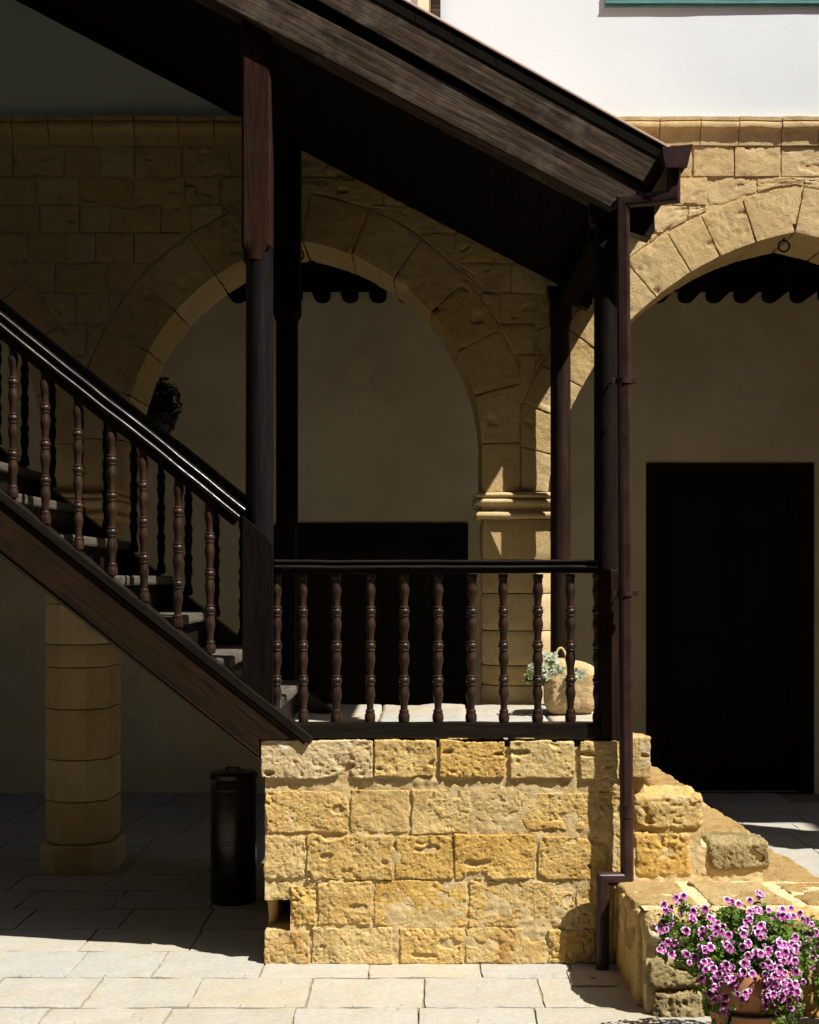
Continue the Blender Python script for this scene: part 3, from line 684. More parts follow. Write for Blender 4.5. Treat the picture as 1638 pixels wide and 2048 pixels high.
# iron rings at the arch crowns
for A in (A2, A1):
    cxr, czr = A.xa - 0.035, A.top(A.xa, 0.0) - 0.015
    pts = [(0.030 * math.cos(t), 0, 0.030 * math.sin(t)) for t in np.linspace(0, 2 * math.pi, 25)]
    ri = obj('iron_ring', *tube(pts, 0.0055, 8, False), IRON, arc, Matrix.Translation((cxr, AY + 0.10, float(czr) - 0.036)), smooth=True)
    obj('staple', *tube([(cxr, AY + 0.10, float(czr) + 0.03), (cxr, AY + 0.10, float(czr) - 0.008)], 0.006, 8), IRON, ri, smooth=True)

# ------------------------------------------------------------------ portico: back wall, doors, ceiling
BY = 4.76
bx = lambda x: px(x, BY)
bz = lambda y: pz(y, BY)
bw = thing('back_wall', 'cream plastered wall in the shade behind the arches, with two dark doors', 'wall', (0, BY, 0))
D1 = (bx(1292), bx(1627), bz(927)); D2 = (bx(552), bx(936), bz(1046))
def wall_open(xs, zs_open):
    V = []; Fc = []
    def q(x0, x1, z0, z1):
        n_ = len(V); V.extend([(x0, BY, z0), (x1, BY, z0), (x1, BY, z1), (x0, BY, z1)]); Fc.append((n_, n_ + 1, n_ + 2, n_ + 3))
    ed = [-6.5, D2[0], D2[1], D1[0], D1[1], 6.5]
    for i in range(5):
        q(ed[i], ed[i + 1], {1: D2[2], 3: D1[2]}.get(i, -0.02), 4.6)
    for (a, b, t) in (D2, D1):      # reveals
        for x in (a, b):
            n_ = len(V); V.extend([(x, BY, -0.02), (x, BY + 0.25, -0.02), (x, BY + 0.25, t), (x, BY, t)]); Fc.append((n_, n_ + 1, n_ + 2, n_ + 3))
        n_ = len(V); V.extend([(a, BY, t), (b, BY, t), (b, BY + 0.25, t), (a, BY + 0.25, t)]); Fc.append((n_, n_ + 1, n_ + 2, n_ + 3))
    return V, Fc
obj('plaster', *wall_open(None, None), CREAM, bw)
obj('dark_backing', *bevel_box(-6.4, 6.4, BY + 0.26, BY + 0.3, -0.02, 4.5, 0), BLACKW, bw)  # added black sheet, keeps sky from showing through the door gaps
for nm, (a, b, t), fw, pm in (('door', D1, 0.10, DOORW), ('door', D2, 0.19, DOORP)):
    fr = obj('door', *join([bevel_box(a, a + fw, BY - 0.02, BY + 0.18, 0.0, t, 0.004), bevel_box(b - fw, b, BY - 0.02, BY + 0.18, 0.0, t, 0.004), bevel_box(a + fw, b - fw, BY - 0.018, BY + 0.18, t - fw, t, 0.004)]), DOORW, bw)
    mid = (a + b) / 2
    for (c, d) in ((a + fw + 0.004, mid - 0.003), (mid + 0.003, b - fw - 0.004)):
        obj('leaf', *bevel_box(c, d, BY + 0.07, BY + 0.12, 0.01, t - fw - 0.004, 0.003), pm, fr, center=True)
        for (z0, z1) in ((0.12, 0.62), (0.70, 1.15), (1.23, t - fw - 0.12)):
            obj('panel', *bevel_box(c + 0.08, d - 0.08, BY + 0.05, BY + 0.068, z0, z1, 0.006), pm, fr, center=True)
ceil = thing('portico_ceiling', 'dark timber ceiling of the portico with rounded corbel ends on the back wall', 'ceiling', (0, 3.5, 3.7))
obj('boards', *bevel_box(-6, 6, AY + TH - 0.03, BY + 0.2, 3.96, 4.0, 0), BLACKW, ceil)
cz0, cz1 = bz(607), bz(560)
w_ = 0.124
pr = [(-w_ / 2, cz1 - cz0), (w_ / 2, cz1 - cz0)] + [(w_ / 2 * math.cos(t), 0.045 - 0.045 * math.sin(t)) for t in np.linspace(0, math.pi, 11)]
cm = mesh('corbel', *prism(pr, -0.34, 0.02), BLACKW)
jmesh = mesh('joist', *bevel_box(-0.05, 0.05, AY + TH - BY - 0.02, 0.0, 0, 0.17, 0.006), BLACKW)
for k in range(-14, 27):
    x = bx(589) + 0.2075 * k
    c = inst('corbel', cm, ceil, Matrix.Translation((x, BY, cz0)))
    j = inst('joist', jmesh, ceil, Matrix.Translation((x, BY, cz1 + 0.004)))
obj('wall_plate', *bevel_box(-6, 6, BY - 0.10, BY + 0.03, bz(584), cz1 + 0.10, 0.004), BLACKW, ceil)

# ------------------------------------------------------------------ canopy over the stair
can = thing('stair_canopy', 'dark timber canopy roof sloping down to the right over the stair and landing', 'canopy', (0, 0.7, LZ))
XL = -3.5
# posts: square head, chamfer stop, round shaft
def post_mesh(z0, zs_, z1, r, hs, n=32):
    V = []; Fc = []
    rings = [(z0, 0), (z0 + 0.02, 0), ((z0 + zs_) / 2, 0), (zs_ - 0.02, 0), (zs_ - 0.018, 0), (zs_ + 0.025, 1), (zs_ + 0.03, 1), ((zs_ + z1) / 2, 1), (z1, 1)]
    for z, b in rings:
        for k in range(n):
            a = 2 * math.pi * (k + 0.5) / n; c, s = math.cos(a), math.sin(a)
            e = 1.0 / max(abs(c), abs(s)); e = min(e, 1.36)
            rr = r * (1 - b) + hs * e * b; V.append((c * rr, s * rr, z))
    for i in range(len(rings) - 1):
        for k in range(n): k2 = (k + 1) % n; Fc.append((i * n + k, i * n + k2, (i + 1) * n + k2, (i + 1) * n + k))
    Fc += [tuple(range(n - 1, -1, -1)), tuple((len(rings) - 1) * n + k for k in range(n))]
    return V, Fc
PXc, PZs = -0.686, 2.972
bl_f = lambda X: 3.5507 - 0.524 * (X + 0.0575)     # underside of the front beam
bl_r = lambda X: 3.5507 - 0.524 * (X + 0.0575) + 0.03       # underside of the boarded soffit
FY, RY = 0.065, 1.645
obj('post', *lathe([(0.058, LZ), (0.058, LZ + 0.6), (0.0585, 2.0), (0.057, PZs + 0.01)], 40), SHAFT, can, Matrix.Translation((PXc - 0.002, FY, 0)), smooth=True, sharp=35)
def post_head():
    V, Fc = post_mesh(PZs - 0.05, PZs + 0.0, bl_f(PXc) + 0.03, 0.0595, 0.061)
    V = np.array(V); top = V[:, 2] > PZs + 0.02; V[~top & (V[:, 2] < PZs), 2] -= 0.0
    crn = (np.abs(V[:, 0]) > 0.045) & (np.abs(V[:, 1]) > 0.045) & (V[:, 2] < PZs + 0.05); V[crn, 2] -= 0.02
    return V, Fc
obj('post_head', *post_head(), HEADW, can, Matrix.Translation((PXc - 0.010, FY, 0)), smooth=True, sharp=28)
obj('post', *post_mesh(LZ, PZs - 0.01, bl_r(PXc) + 0.03, 0.058, 0.072), DARKZ, can, Matrix.Translation((px(574, RY), RY, 0)), smooth=True, sharp=28)
obj('post', *post_mesh(LZ, 2.90, 3.10, 0.052, 0.05), DARKZ, can, Matrix.Translation((0.765, FY + 0.01, 0)), smooth=True, sharp=28)
obj('post', *post_mesh(LZ, 2.93, 3.06, 0.053, 0.056), POSTW, can, Matrix.Translation((px(1121, RY), RY, 0)), smooth=True, sharp=28)
# bracket boards at the low eave
def bracket(cx_, y, z0, z1, xr):
    x0 = cx_ - 0.075
    pts = [(x0, z1), (x0 - 0.0, z0 + 0.12), (x0 + 0.01, z0 + 0.06), (cx_ + 0.06, z0 + 0.04), (xr - 0.022, z0), (xr, z0 + 0.035), (xr - 0.003, z0 + 0.10), (xr + 0.002, z1)]
    return prism(pts[::-1], y - 0.045, y + 0.045, 0.004)
obj('bracket', *bracket(0.765, FY + 0.01, pz(481, FY), 3.16, px(1308, FY)), DARKX, can)
obj('bracket', *bracket(px(1121, RY), RY, pz(621, RY), 3.13, px(1184, RY)), DARKX, can)
# beams following the slope
def sloped(name, top, bot, x0, x1, y0, y1, mat, endcut=0.0, b=0.004):
    pts = [(x0, bot(x0)), (x1, bot(x1)), (x1 + endcut, top(x1 + endcut)), (x0, top(x0))]
    ang = -math.atan2(top(x1) - top(x0), x1 - x0)
    v, f, M = rotated(prism(pts, y0, y1, b), ang, (x1, (y0 + y1) / 2, bot(x1)))
    return obj(name, v, f, mat, can, M)
beam_top = lambda X: 3.715 - 0.520 * (X + 0.0575)
sloped('beam', beam_top, bl_f, XL, 0.772, -0.045, 0.10, WEATH, 0.15, 0.005)
x = XL
while x < 0.90:                                    # soffit boards running from the front beam to the wall
    x2 = min(0.90, x + 0.15)
    pts = [(x + 0.001, bl_r(x)), (x2 - 0.001, bl_r(x2)), (x2 - 0.001, bl_r(x2) + 0.02), (x + 0.001, bl_r(x) + 0.02)]
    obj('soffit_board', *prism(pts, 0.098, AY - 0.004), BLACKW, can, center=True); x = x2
barge_b = lambda X: 3.755 - 0.560 * (X + 0.057); barge_t = lambda X: 3.900 - 0.552 * (X + 0.057)
pts = [(XL, barge_b(XL)), (0.925, barge_b(0.925)), (0.985, barge_t(0.985)), (XL, barge_t(XL))]
v, f, M = rotated(prism(pts, -0.061, -0.046, 0.003), math.atan(0.556), (0.925, -0.05, barge_b(0.925)))
obj('barge_board', v, f, WEATH, can, M)
deck_t = lambda X: 3.930 - 0.557 * (X + 0.032); deck_b = lambda X: deck_t(X) - 0.058
# filler board behind the barge and between beam and deck
sloped('fascia_filler', lambda X: deck_b(X) - 0.002, lambda X: beam_top(X) - 0.02, XL, 0.93, -0.035, 0.06, BLACKW, 0.0, 0)
# roof boarding laid plank by plank across the slope
K = math.sqrt(1 + 0.557 ** 2); x = XL
while x < 1.03:
    x2 = min(1.035, x + 0.165)
    pts = [(x + 0.001, deck_b(x + 0.001)), (x2 - 0.001, deck_b(x2 - 0.001)), (x2 - 0.001, deck_t(x2 - 0.001)), (x + 0.001, deck_t(x + 0.001))]
    obj('roof_board', *prism(pts, -0.066, AY - 0.01), BLACKW, can, center=True); x = x2
sloped('roof_covering', lambda X: deck_t(X) + 0.013, lambda X: deck_t(X) + 0.002, XL, 1.045, -0.074, AY - 0.008, TILE, 0.0, 0.002)
for x in np.arange(-3.3, 0.7, 0.42):
    obj('rafter', *bevel_box(x - 0.035, x + 0.035, 0.105, AY - 0.02, deck_b(x) - 0.14, deck_b(x) - 0.028, 0.004), BLACKW, can, center=True)
obj('eave_plate', *bevel_box(0.70, 0.80, 0.13, RY - 0.06, 3.02, 3.14, 0.004), BLACKW, can, center=True)

# ------------------------------------------------------------------ gutter and downpipe
gut = thing('rain_downpipe', 'brown metal gutter and downpipe fixed to the corner of the landing', 'downpipe', (0.82, -0.06, 0))
def gutter():
    P = [(-0.055, 0.075), (-0.040, 0.0), (0.040, 0.0), (0.062, 0.085), (0.070, 0.09), (0.066, 0.096), (0.056, 0.088), (0.036, 0.006), (-0.036, 0.006), (-0.049, 0.075)]
    return P
gx_, gz_ = px(1352, -0.16), pz(334, -0.16)
obj('gutter', *prism([(gx_ + a, gz_ + b) for a, b in gutter()], -0.155, AY - 0.012, 0), PIPE, gut)
obj('end_cap', *prism([(gx_ + a * 1.05, gz_ + b) for a, b in ((-0.055, 0.078), (-0.042, -0.004), (0.042, -0.004), (0.064, 0.092))], -0.165, -0.156, 0.002), PIPE, gut)
PY = -0.066; pr_ = 0.0275
P0 = (px(1349, -0.13), -0.11, gz_ + 0.01); P1 = (px(1349, -0.13), -0.11, pz(394, -0.11)); P2 = (px(1246, PY), PY, pz(404, PY)); P3 = (px(1254, PY), PY, pz(1757, PY)); P4 = (px(1203, -0.05) - 0.0, -0.085, pz(1757, -0.085)); P5 = (P4[0], P4[1], 0.0)
obj('pipe', *tube([P0, P1, P2, P3, P4, P5], pr_, 24), PIPE, gut, smooth=True, sharp=35)
for y_ in (762, 1187):
    z = pz(y_, PY); t = (P2[2] - z) / (P2[2] - P3[2]); xc = P2[0] + (P3[0] - P2[0]) * t
    c = obj('bracket', *lathe([(pr_ + 0.001, -0.011), (pr_ + 0.005, -0.011), (pr_ + 0.005, 0.011), (pr_ + 0.001, 0.011)], 24, False), PIPE, gut, Matrix.Translation((xc, PY, z)), smooth=True, sharp=35)
    for s in (-1, 1):
        obj('ear', *bevel_box(xc + s * 0.042 - 0.011, xc + s * 0.042 + 0.011, PY - 0.009, PY + 0.009, z - 0.012, z + 0.012, 0.002), PIPE, c, center=True)
    obj('stay', *tube([(xc - 0.03, PY + 0.01, z), (xc - 0.05, 0.02, z - 0.06 if y_ > 1000 else z)], 0.004, 8), IRON, c, smooth=True)
for z in (pz(388, -0.09), 0.62):
    if z > 2:
        d = Vector(P2) - Vector(P1); m_ = Vector(P1) + d * 0.42; M = Matrix.Translation(m_) @ d.to_track_quat('Z', 'Y').to_matrix().to_4x4()
    else:
        t = (P2[2] - z) / (P2[2] - P3[2]); M = Matrix.Translation((P2[0] + (P3[0] - P2[0]) * t, PY, z))
    obj('joint_sleeve', *lathe([(pr_, -0.002), (pr_ + 0.0022, -0.002), (pr_ + 0.0022, 0.05 if z < 2 else 0.02), (pr_, 0.05 if z < 2 else 0.02)], 24, False), PIPE, gut, M, smooth=True, sharp=35)

# ------------------------------------------------------------------ wooden staircase
st = thing('wooden_staircase', 'dark wooden staircase with turned balusters climbing to the left from the landing', 'staircase', (-1.4, 0.6, LZ))
SL = 0.79; ANG = math.atan(SL)
s_top = lambda X: LZ + 0.004 - SL * (X - px(628, 0)); s_bot = lambda X: pz(1520, 0) - SL * (X - px(520, 0))
XP = px(521, 0) - 0.004
def stringer(y0, y1, mat):
    xt = px(628, 0)
    pts = [(xt, LZ + 0.004), (XP, LZ + 0.004), (XP, s_bot(XP)), (XL, s_bot(XL)), (XL, s_top(XL))]
    v, f, M = rotated(prism(pts, y0, y1, 0.003), ANG, (XP, (y0 + y1) / 2, LZ))
    s = obj('stringer', v, f, mat, st, M)
    for (fn, x1, lo, hi, pr2) in ((s_top, xt - 0.005, -0.034, 0.012, 0.012), (s_top, xt - 0.02, -0.052, -0.040, 0.005), (s_bot, XP, 0.0, 0.014, 0.006), (s_bot, XP, 0.024, 0.032, 0.003)):
        pts = [(XL, fn(XL) + lo), (x1 - (0.0 if fn is s_bot else -lo * 0.4), fn(x1) + lo + (0.0 if fn is s_bot else lo * -0.3)), (x1, fn(x1) + hi * 0.4), (XL, fn(XL) + hi)]
        v, f, M2 = rotated(prism(pts, y0 - pr2, y1 - 0.002 if fn is s_bot else y1 + 0.004, 0.002), ANG, (x1, y0, LZ))
        obj('moulding', v, f, DARKX if fn is s_top else mat, s, M2)
    return s
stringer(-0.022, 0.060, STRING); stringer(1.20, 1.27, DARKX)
for k in range(13):
    xn, zt = -0.598 - 0.2175 * k, 1.092 + 0.172 * k
    o = obj('tread', *bevel_box(xn - 0.262, xn, 0.045, 1.235, zt - 0.042, zt, 0.010), TREAD, st, center=True)
    obj('riser', *bevel_box(xn - 0.050, xn - 0.030, 0.05, 1.215, zt - 0.230, zt - 0.043, 0.001), DARKX, st, center=True)
# balusters
def baluster(h):
    Z = [(0.0, 1.0, 0.0215), (0.030, 0, 0.0225), (0.034, 0, 0.0175)]
    pr2 = [(0.0165, 0.0), (0.0215, 0.004), (0.0235, 0.018), (0.0225, 0.032), (0.0185, 0.042), (0.0195, 0.045), (0.0195, 0.050), (0.0175, 0.054)]
    def vase(z, L, up):
        n_ = 12; o = []
        for i in range(n_ + 1):
            t = i / n_; u = t if up else 1 - t
            r_ = 0.0155 + 0.0065 * math.exp(-((u - 0.66) / 0.26) ** 2) - 0.0012 * (1 - u)
            o.append((r_, z + L * t))
        return o
    def bead(z):
        return [(0.0165, z), (0.0200, z + 0.003), (0.0200, z + 0.007), (0.0172, z + 0.010), (0.0192, z + 0.0125), (0.0222, z + 0.018), (0.0228, z + 0.024), (0.0210, z + 0.030), (0.0172, z + 0.0345), (0.0200, z + 0.037), (0.0200, z + 0.041), (0.0168, z + 0.044)]
    L = (h - 0.054 - 3 * 0.044 - 0.035) / 4; z = 0.054
    for q in range(4):
        pr2 += vase(z, L, q < 2 or True if q < 2 else True); z += L
        if q < 3: pr2 += bead(z); z += 0.044
    pr2 += [(0.0185, z + 0.003), (0.0185, z + 0.008), (0.0165, z + 0.010), (0.0205, z + 0.018), (0.0215, h)]
    return pr2
BL = mesh('baluster', *lathe(baluster(0.619), 20), TURNED, True, 42)
BS = mesh('baluster', *lathe(baluster(0.645), 20), TURNED, True, 42)
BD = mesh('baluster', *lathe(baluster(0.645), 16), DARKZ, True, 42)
rail_t = lambda X: 2.700 - 0.800 * (X + 1.756)
def rail_profile(w=0.038):
    roll = lambda cy, cz, r, a0, a1, n_=8: [(cy - r * math.cos(a), cz + r * math.sin(a)) for a in np.linspace(a0, a1, n_)]
    L = roll(-w + 0.006, -0.006, 0.007, 1.4, -1.3) + [(-w + 0.010, -0.016), (-w + 0.011, -0.030)] + roll(-w + 0.004, -0.042, 0.008, 1.2, -1.3) + [(-w + 0.011, -0.054), (-w + 0.012, -0.086)]
    Rr = [(-y, z) for y, z in L[::-1]]
    return L + Rr + [(0.5 * w, 0.004), (-0.5 * w, 0.004)]
def rail_mesh(L, pf, zs=1.0):
    V = []; Fc = []; m_ = len(pf); n_ = 70
    for i in range(n_ + 1):
        for (y, z) in pf: V.append((L * i / n_, y, z * zs))
    V = np.array(V); Q = V * np.array([1.0, 0.3, 0.3])
    V[:, 1] += 0.0022 * fbm(Q, 4, 3, 41); V[:, 2] += 0.0022 * fbm(Q, 4, 3, 43) + 0.0006 * vnoise(V * 60, 3)
    for i in range(n_):
        for j in range(m_): j2 = (j + 1) % m_; Fc.append((i * m_ + j, (i + 1) * m_ + j, (i + 1) * m_ + j2, i * m_ + j2))
    Fc += [tuple(range(m_)), tuple(n_ * m_ + j for j in range(m_ - 1, -1, -1))]
    return V, [q[::-1] for q in Fc]
for y, x1, mt in ((0.022, px(492, 0), DARKX), (1.235, -0.76, DARKX)):
    a = math.atan(0.8); L = (x1 - XL) / math.cos(a)
    M = Matrix.Translation((XL, y, rail_t(XL))) @ Matrix.Rotation(a, 4, 'Y')
    obj('handrail', *rail_mesh(L, rail_profile()), mt, st, M, smooth=True, sharp=30)
xk = px(420, 0.02)
for k in range(20):
    x = xk - 0.1362 * k
    if x < XL + 0.1: break
    inst('baluster', BS, st, Matrix.Translation((x + R.uniform(-.003, .003), 0.022, s_top(x) + 0.010)) @ Matrix.Rotation(R.uniform(-.008, .008), 4, 'Y') @ Matrix.Rotation(R.uniform(0, 6), 4, 'Z') @ Matrix.Diagonal((*([R.uniform(0.95, 1.06)] * 2), 1, 1)))
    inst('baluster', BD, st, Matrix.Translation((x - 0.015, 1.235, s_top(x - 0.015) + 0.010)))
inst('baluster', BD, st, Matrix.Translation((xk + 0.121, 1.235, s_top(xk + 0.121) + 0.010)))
# newel posts
nw = [(px(485, 0), LZ + 0.01), (px(547, 0), LZ + 0.01), (px(547, 0), pz(1094, 0)), (px(534, 0), pz(1070, 0)), (px(516, 0), pz(1056, 0)), (px(485, 0), pz(1032, 0))]
obj('newel_post', *prism(nw, -0.014, 0.012, 0.004), NEWEL, st)
obj('newel_post', *bevel_box(-0.755, -0.64, 1.19, 1.28, LZ, 1.86, 0.006), DARKZ, st, center=True)

# ------------------------------------------------------------------ landing balustrade
lb = thing('landing_balustrade', 'dark balustrade with turned balusters along the front of the landing', 'balustrade', (0.05, 0.04, LZ))
LX0, LX1 = px(549, 0), px(1197, 0); LY = 0.045
pf = [(y, z * 0.62) for y, z in rail_profile(0.040)]
obj('top_rail', *rail_mesh(LX1 - LX0, pf), DARKX, lb, Matrix.Translation((LX0, LY, pz(1121, 0))), smooth=True, sharp=30)
obj('bottom_rail', *rough_block(px(575, 0), LX1 + 0.01, LY - 0.042, LY + 0.04, LZ + 0.006, pz(1446, 0), (60, 4, 4), 0.006, 0.0025, 5, 0, seed=4, back=True), DARKX, lb, smooth=True, sharp=40, center=True)
for x in (553, 607, 673, 740, 808, 876, 942, 1008, 1075, 1141, 1196):
    inst('baluster', BL, lb, Matrix.Translation((px(x, LY), LY, pz(1446, 0) - 0.002)) @ Matrix.Rotation(R.uniform(-.007, .007), 4, 'Y') @ Matrix.Rotation(R.uniform(0, 6), 4, 'Z') @ Matrix.Diagonal((*([R.uniform(0.95, 1.06)] * 2), 1, 1)))
obj('corner_post', *bevel_box(px(1203, 0), px(1240, 0), 0.0, 0.13, LZ, pz(1139, 0), 0.005), POSTW, lb, center=True)

# ------------------------------------------------------------------ small things
# bin under the stair
bn = thing('litter_bin', 'dark cylindrical metal litter bin standing under the stairs', 'bin', (px(467, 1.15), 1.15, 0))
bxm = Matrix.Translation((px(467, 1.15), 1.15, 0))
hb = pz(1556, 1.15)
obj('body', *lathe([(0.108, 0.0), (0.112, 0.01), (0.112, hb - 0.02), (0.108, hb)], 40), BINM, bn, bxm, smooth=True, sharp=35)
obj('lid', *lathe([(0.100, hb), (0.118, hb + 0.002), (0.119, hb + 0.022), (0.108, hb + 0.034), (0.06, hb + 0.042), (0.0, hb + 0.044)], 40, False), BINM, bn, bxm, smooth=True, sharp=35)
for z in (0.03, hb * 0.5, hb - 0.05):
    obj('band', *lathe([(0.1122, z - 0.008), (0.1145, z - 0.006), (0.1145, z + 0.006), (0.1122, z + 0.008)], 40, False), BINM, bn, bxm, smooth=True, sharp=35)
obj('handle', *tube([(px(467, 1.15) - 0.03, 1.15 - 0.03, hb + 0.040), (px(467, 1.15) - 0.03, 1.15 - 0.03, hb + 0.056), (px(467, 1.15) + 0.03, 1.15 - 0.03, hb + 0.056), (px(467, 1.15) + 0.03, 1.15 - 0.03, hb + 0.040)], 0.004, 8), BINM, bn, smooth=True)
# drain cover
dc = thing('drain_cover', 'square pale drain cover with a small hole beside the downpipe foot', 'drain cover', (0.70, -0.26, 0))
X0, X1 = px(1141, -0.28), px(1236, -0.28)
obj('plate', *bevel_box(X0, X1, -0.335, -0.13, -0.01, 0.0065, 0.002), SLAB, dc, center=True)
obj('hole', *lathe([(0.0, 0.0072), (0.010, 0.0074), (0.012, 0.0068)], 12, False), IRON, dc, Matrix.Translation(((X0 + X1) / 2, -0.235, 0)))
# stone planter on the landing
pl = thing('stone_planter', 'cream bag-shaped stone planter with a straw handle at the back of the landing', 'planter', (0.72, 1.2, LZ))
def bag(V):
    V = V.copy(); t = np.clip((V[:, 2] - LZ) / 0.30, 0, 1); u = (V[:, 0] - 0.72) / 0.135
    V[:, 0] = 0.72 + (V[:, 0] - 0.72) * (0.90 + 0.12 * t); V[:, 2] -= 0.020 * u * t + 0.020 * u * u * t; V[:, 1] += 0.05 * t * (V[:, 1] - 1.2); return V
v, f = rough_block(0.588, 0.865, 1.09, 1.33, LZ - 0.004, LZ + 0.265, (44, 34, 44), 0.065, 0.010, 7, 0.004, 40, 501, back=True, warp=bag)
obj('body', v, f, PLANTER, pl, smooth=True)
obj('soil', *lathe([(0.0, 0.268), (0.05, 0.266), (0.07, 0.25)], 20, False), SOIL, pl, Matrix.Translation((0.66, 1.2, LZ)))
hp = [(0.675 + 0.028 * math.cos(t), 1.15 + 0.012 * math.sin(t), LZ + 0.25 + 0.075 * math.sin(t)) for t in np.linspace(-0.2, math.pi + 0.2, 18)]
obj('handle', *tube(hp, 0.0055, 8), ROPE, pl, smooth=True)
# succulent
sc = thing('succulent_plant', 'pale grey-green succulent rosettes spilling over the cream stone planter', 'plant', (0.66, 1.15, LZ + 0.25))
def rosette(seed):
    rr = random.Random(seed); V = []; Fc = []
    for ring, (n_, L, tilt) in enumerate(((6, 0.030, 0.25), (5, 0.022, 0.7), (3, 0.013, 1.1))):
        for k in range(n_):
            a = 2 * math.pi * (k + 0.5 * ring) / n_ + rr.uniform(-0.15, 0.15); l_ = L * rr.uniform(0.85, 1.15)
            d = Vector((math.cos(a) * math.cos(tilt), math.sin(a) * math.cos(tilt), math.sin(tilt))); s = Vector((-math.sin(a), math.cos(a), 0)); u = d.cross(s) * -1
            b = len(V)
            for (t, w, h) in ((0.1, 0.12, 0.0), (0.5, 0.24, 0.03), (0.80, 0.27, 0.08), (1.0, 0.04, 0.2)):
                c = d * l_ * t - u * (-h * l_)
                for q in (-1, 0, 1): V.append(tuple(c + s * w * l_ * q + (u * 0.07 * l_ if q == 0 else Vector((0, 0, 0)))))
            for i in range(3):
                for j in range(2): Fc.append((b + i * 3 + j, b + i * 3 + j + 1, b + (i + 1) * 3 + j + 1, b + (i + 1) * 3 + j))
    return V, Fc
rm = [mesh('rosette', *rosette(s), SUCC, True) for s in (1, 2, 3)]
rmg = mesh('rosette', *rosette(5), SUCCG, True)
for i, (x, y, Y, s, gm) in enumerate([(1105, 1318, 1.10, 1.1, 0), (1090, 1335, 1.06, 1.0, 0), (1112, 1338, 1.05, 1.0, 0), (1096, 1352, 1.04, 1.0, 0), (1115, 1343, 1.03, 1.2, 0), (1126, 1340, 1.02, 0.9, 0), (1160, 1350, 1.04, 1.25, 0), (1063, 1333, 1.08, 0.9, 0), (1108, 1312, 1.14, 0.9, 0), (1092, 1312, 1.16, 1.0, 0), (1060, 1350, 1.06, 1.1, 1), (1055, 1362, 1.06, 1.0, 1), (1070, 1358, 1.05, 1.1, 1), (1078, 1345, 1.06, 1.1, 1), (1084, 1362, 1.05, 1.0, 1), (1100, 1330, 1.08, 1.1, 1), (1082, 1322, 1.10, 1.0, 0), (1150, 1344, 1.05, 0.9, 1)]):
    M = Matrix.Translation((px(x, Y), Y, pz(y, Y))) @ Matrix.Rotation(R.uniform(0.5, 1.1), 4, 'X') @ Matrix.Rotation(R.uniform(-0.5, 0.5), 4, 'Y') @ Matrix.Rotation(R.uniform(0, 6), 4, 'Z') @ Matrix.Scale(s, 4)
    inst('rosette', rmg if gm else rm[i % 3], sc, M)
stems = join([tube([(0.66, 1.16, LZ + 0.25), (px(x, 1.06), 1.08, pz(y, 1.06) + 0.01)], 0.003, 6) for x, y in ((1063, 1340), (1096, 1350), (1126, 1340), (1160, 1350), (1058, 1360))])
kind(obj('stems', *stems, SUCCG, sc, smooth=True), 'stuff')
# dark plant hanging in the portico behind the handrail
hg = thing('hanging_plant', 'dark bushy clump of a hanging plant seen behind the stair handrail', 'plant', (px(320, 3.0), 3.0, 2.5))
def leafcloud(c, rad, n_, size, seed, lobed=True, flt=None):
    rr = random.Random(seed); V = []; Fc = []; cnt = 0
    while cnt < n_:
        p = Vector((rr.gauss(0, 1), rr.gauss(0, 1), rr.gauss(0, 1))); p = p.normalized() * (rr.random() ** 0.45)
        q = Vector((c[0] + p.x * rad[0], c[1] + p.y * rad[1], c[2] + p.z * rad[2]))
        if flt and not flt(q): cnt += 0.3; continue
        cnt += 1
        nrm = (p + Vector((rr.uniform(-.7, .7), rr.uniform(-.7, .7), rr.uniform(-.2, 1.0)))).normalized()
        t = nrm.orthogonal().normalized(); t = Quaternion(nrm, rr.uniform(0, 6.28)) @ t; b = nrm.cross(t); s = size * rr.uniform(0.6, 1.25)
        n0 = len(V); V.append(tuple(q)); m_ = 9 if lobed else 6
        for k in range(m_):
            a = -2.5 + 5.0 * k / (m_ - 1); rad_ = s * ((1.0 if k % 2 == 0 else 0.72) * (0.75 + 0.25 * math.cos(a)))
            V.append(tuple(q + t * math.cos(a) * rad_ + b * math.sin(a) * rad_ + nrm * 0.22 * s * (1 if k % 2 else -0.5)))
        for k in range(m_ - 1): Fc.append((n0, n0 + 1 + k, n0 + 2 + k))
    return V, Fc
hc = (px(320, 3.0), 3.0, pz(812, 3.0))
kind(obj('foliage', *leafcloud(hc, (0.135, 0.13, 0.185), 900, 0.022, 3, False), DARKLEAF, hg), 'stuff')
obj('basket', *lathe([(0.0, -0.13), (0.06, -0.12), (0.10, -0.05), (0.11, 0.0)], 20, False), IRON, hg, Matrix.Translation((hc[0], hc[1], hc[2] - 0.05)))
obj('chain', *tube([(hc[0], hc[1], hc[2]), (hc[0], hc[1], 3.95)], 0.003, 6), IRON, hg)

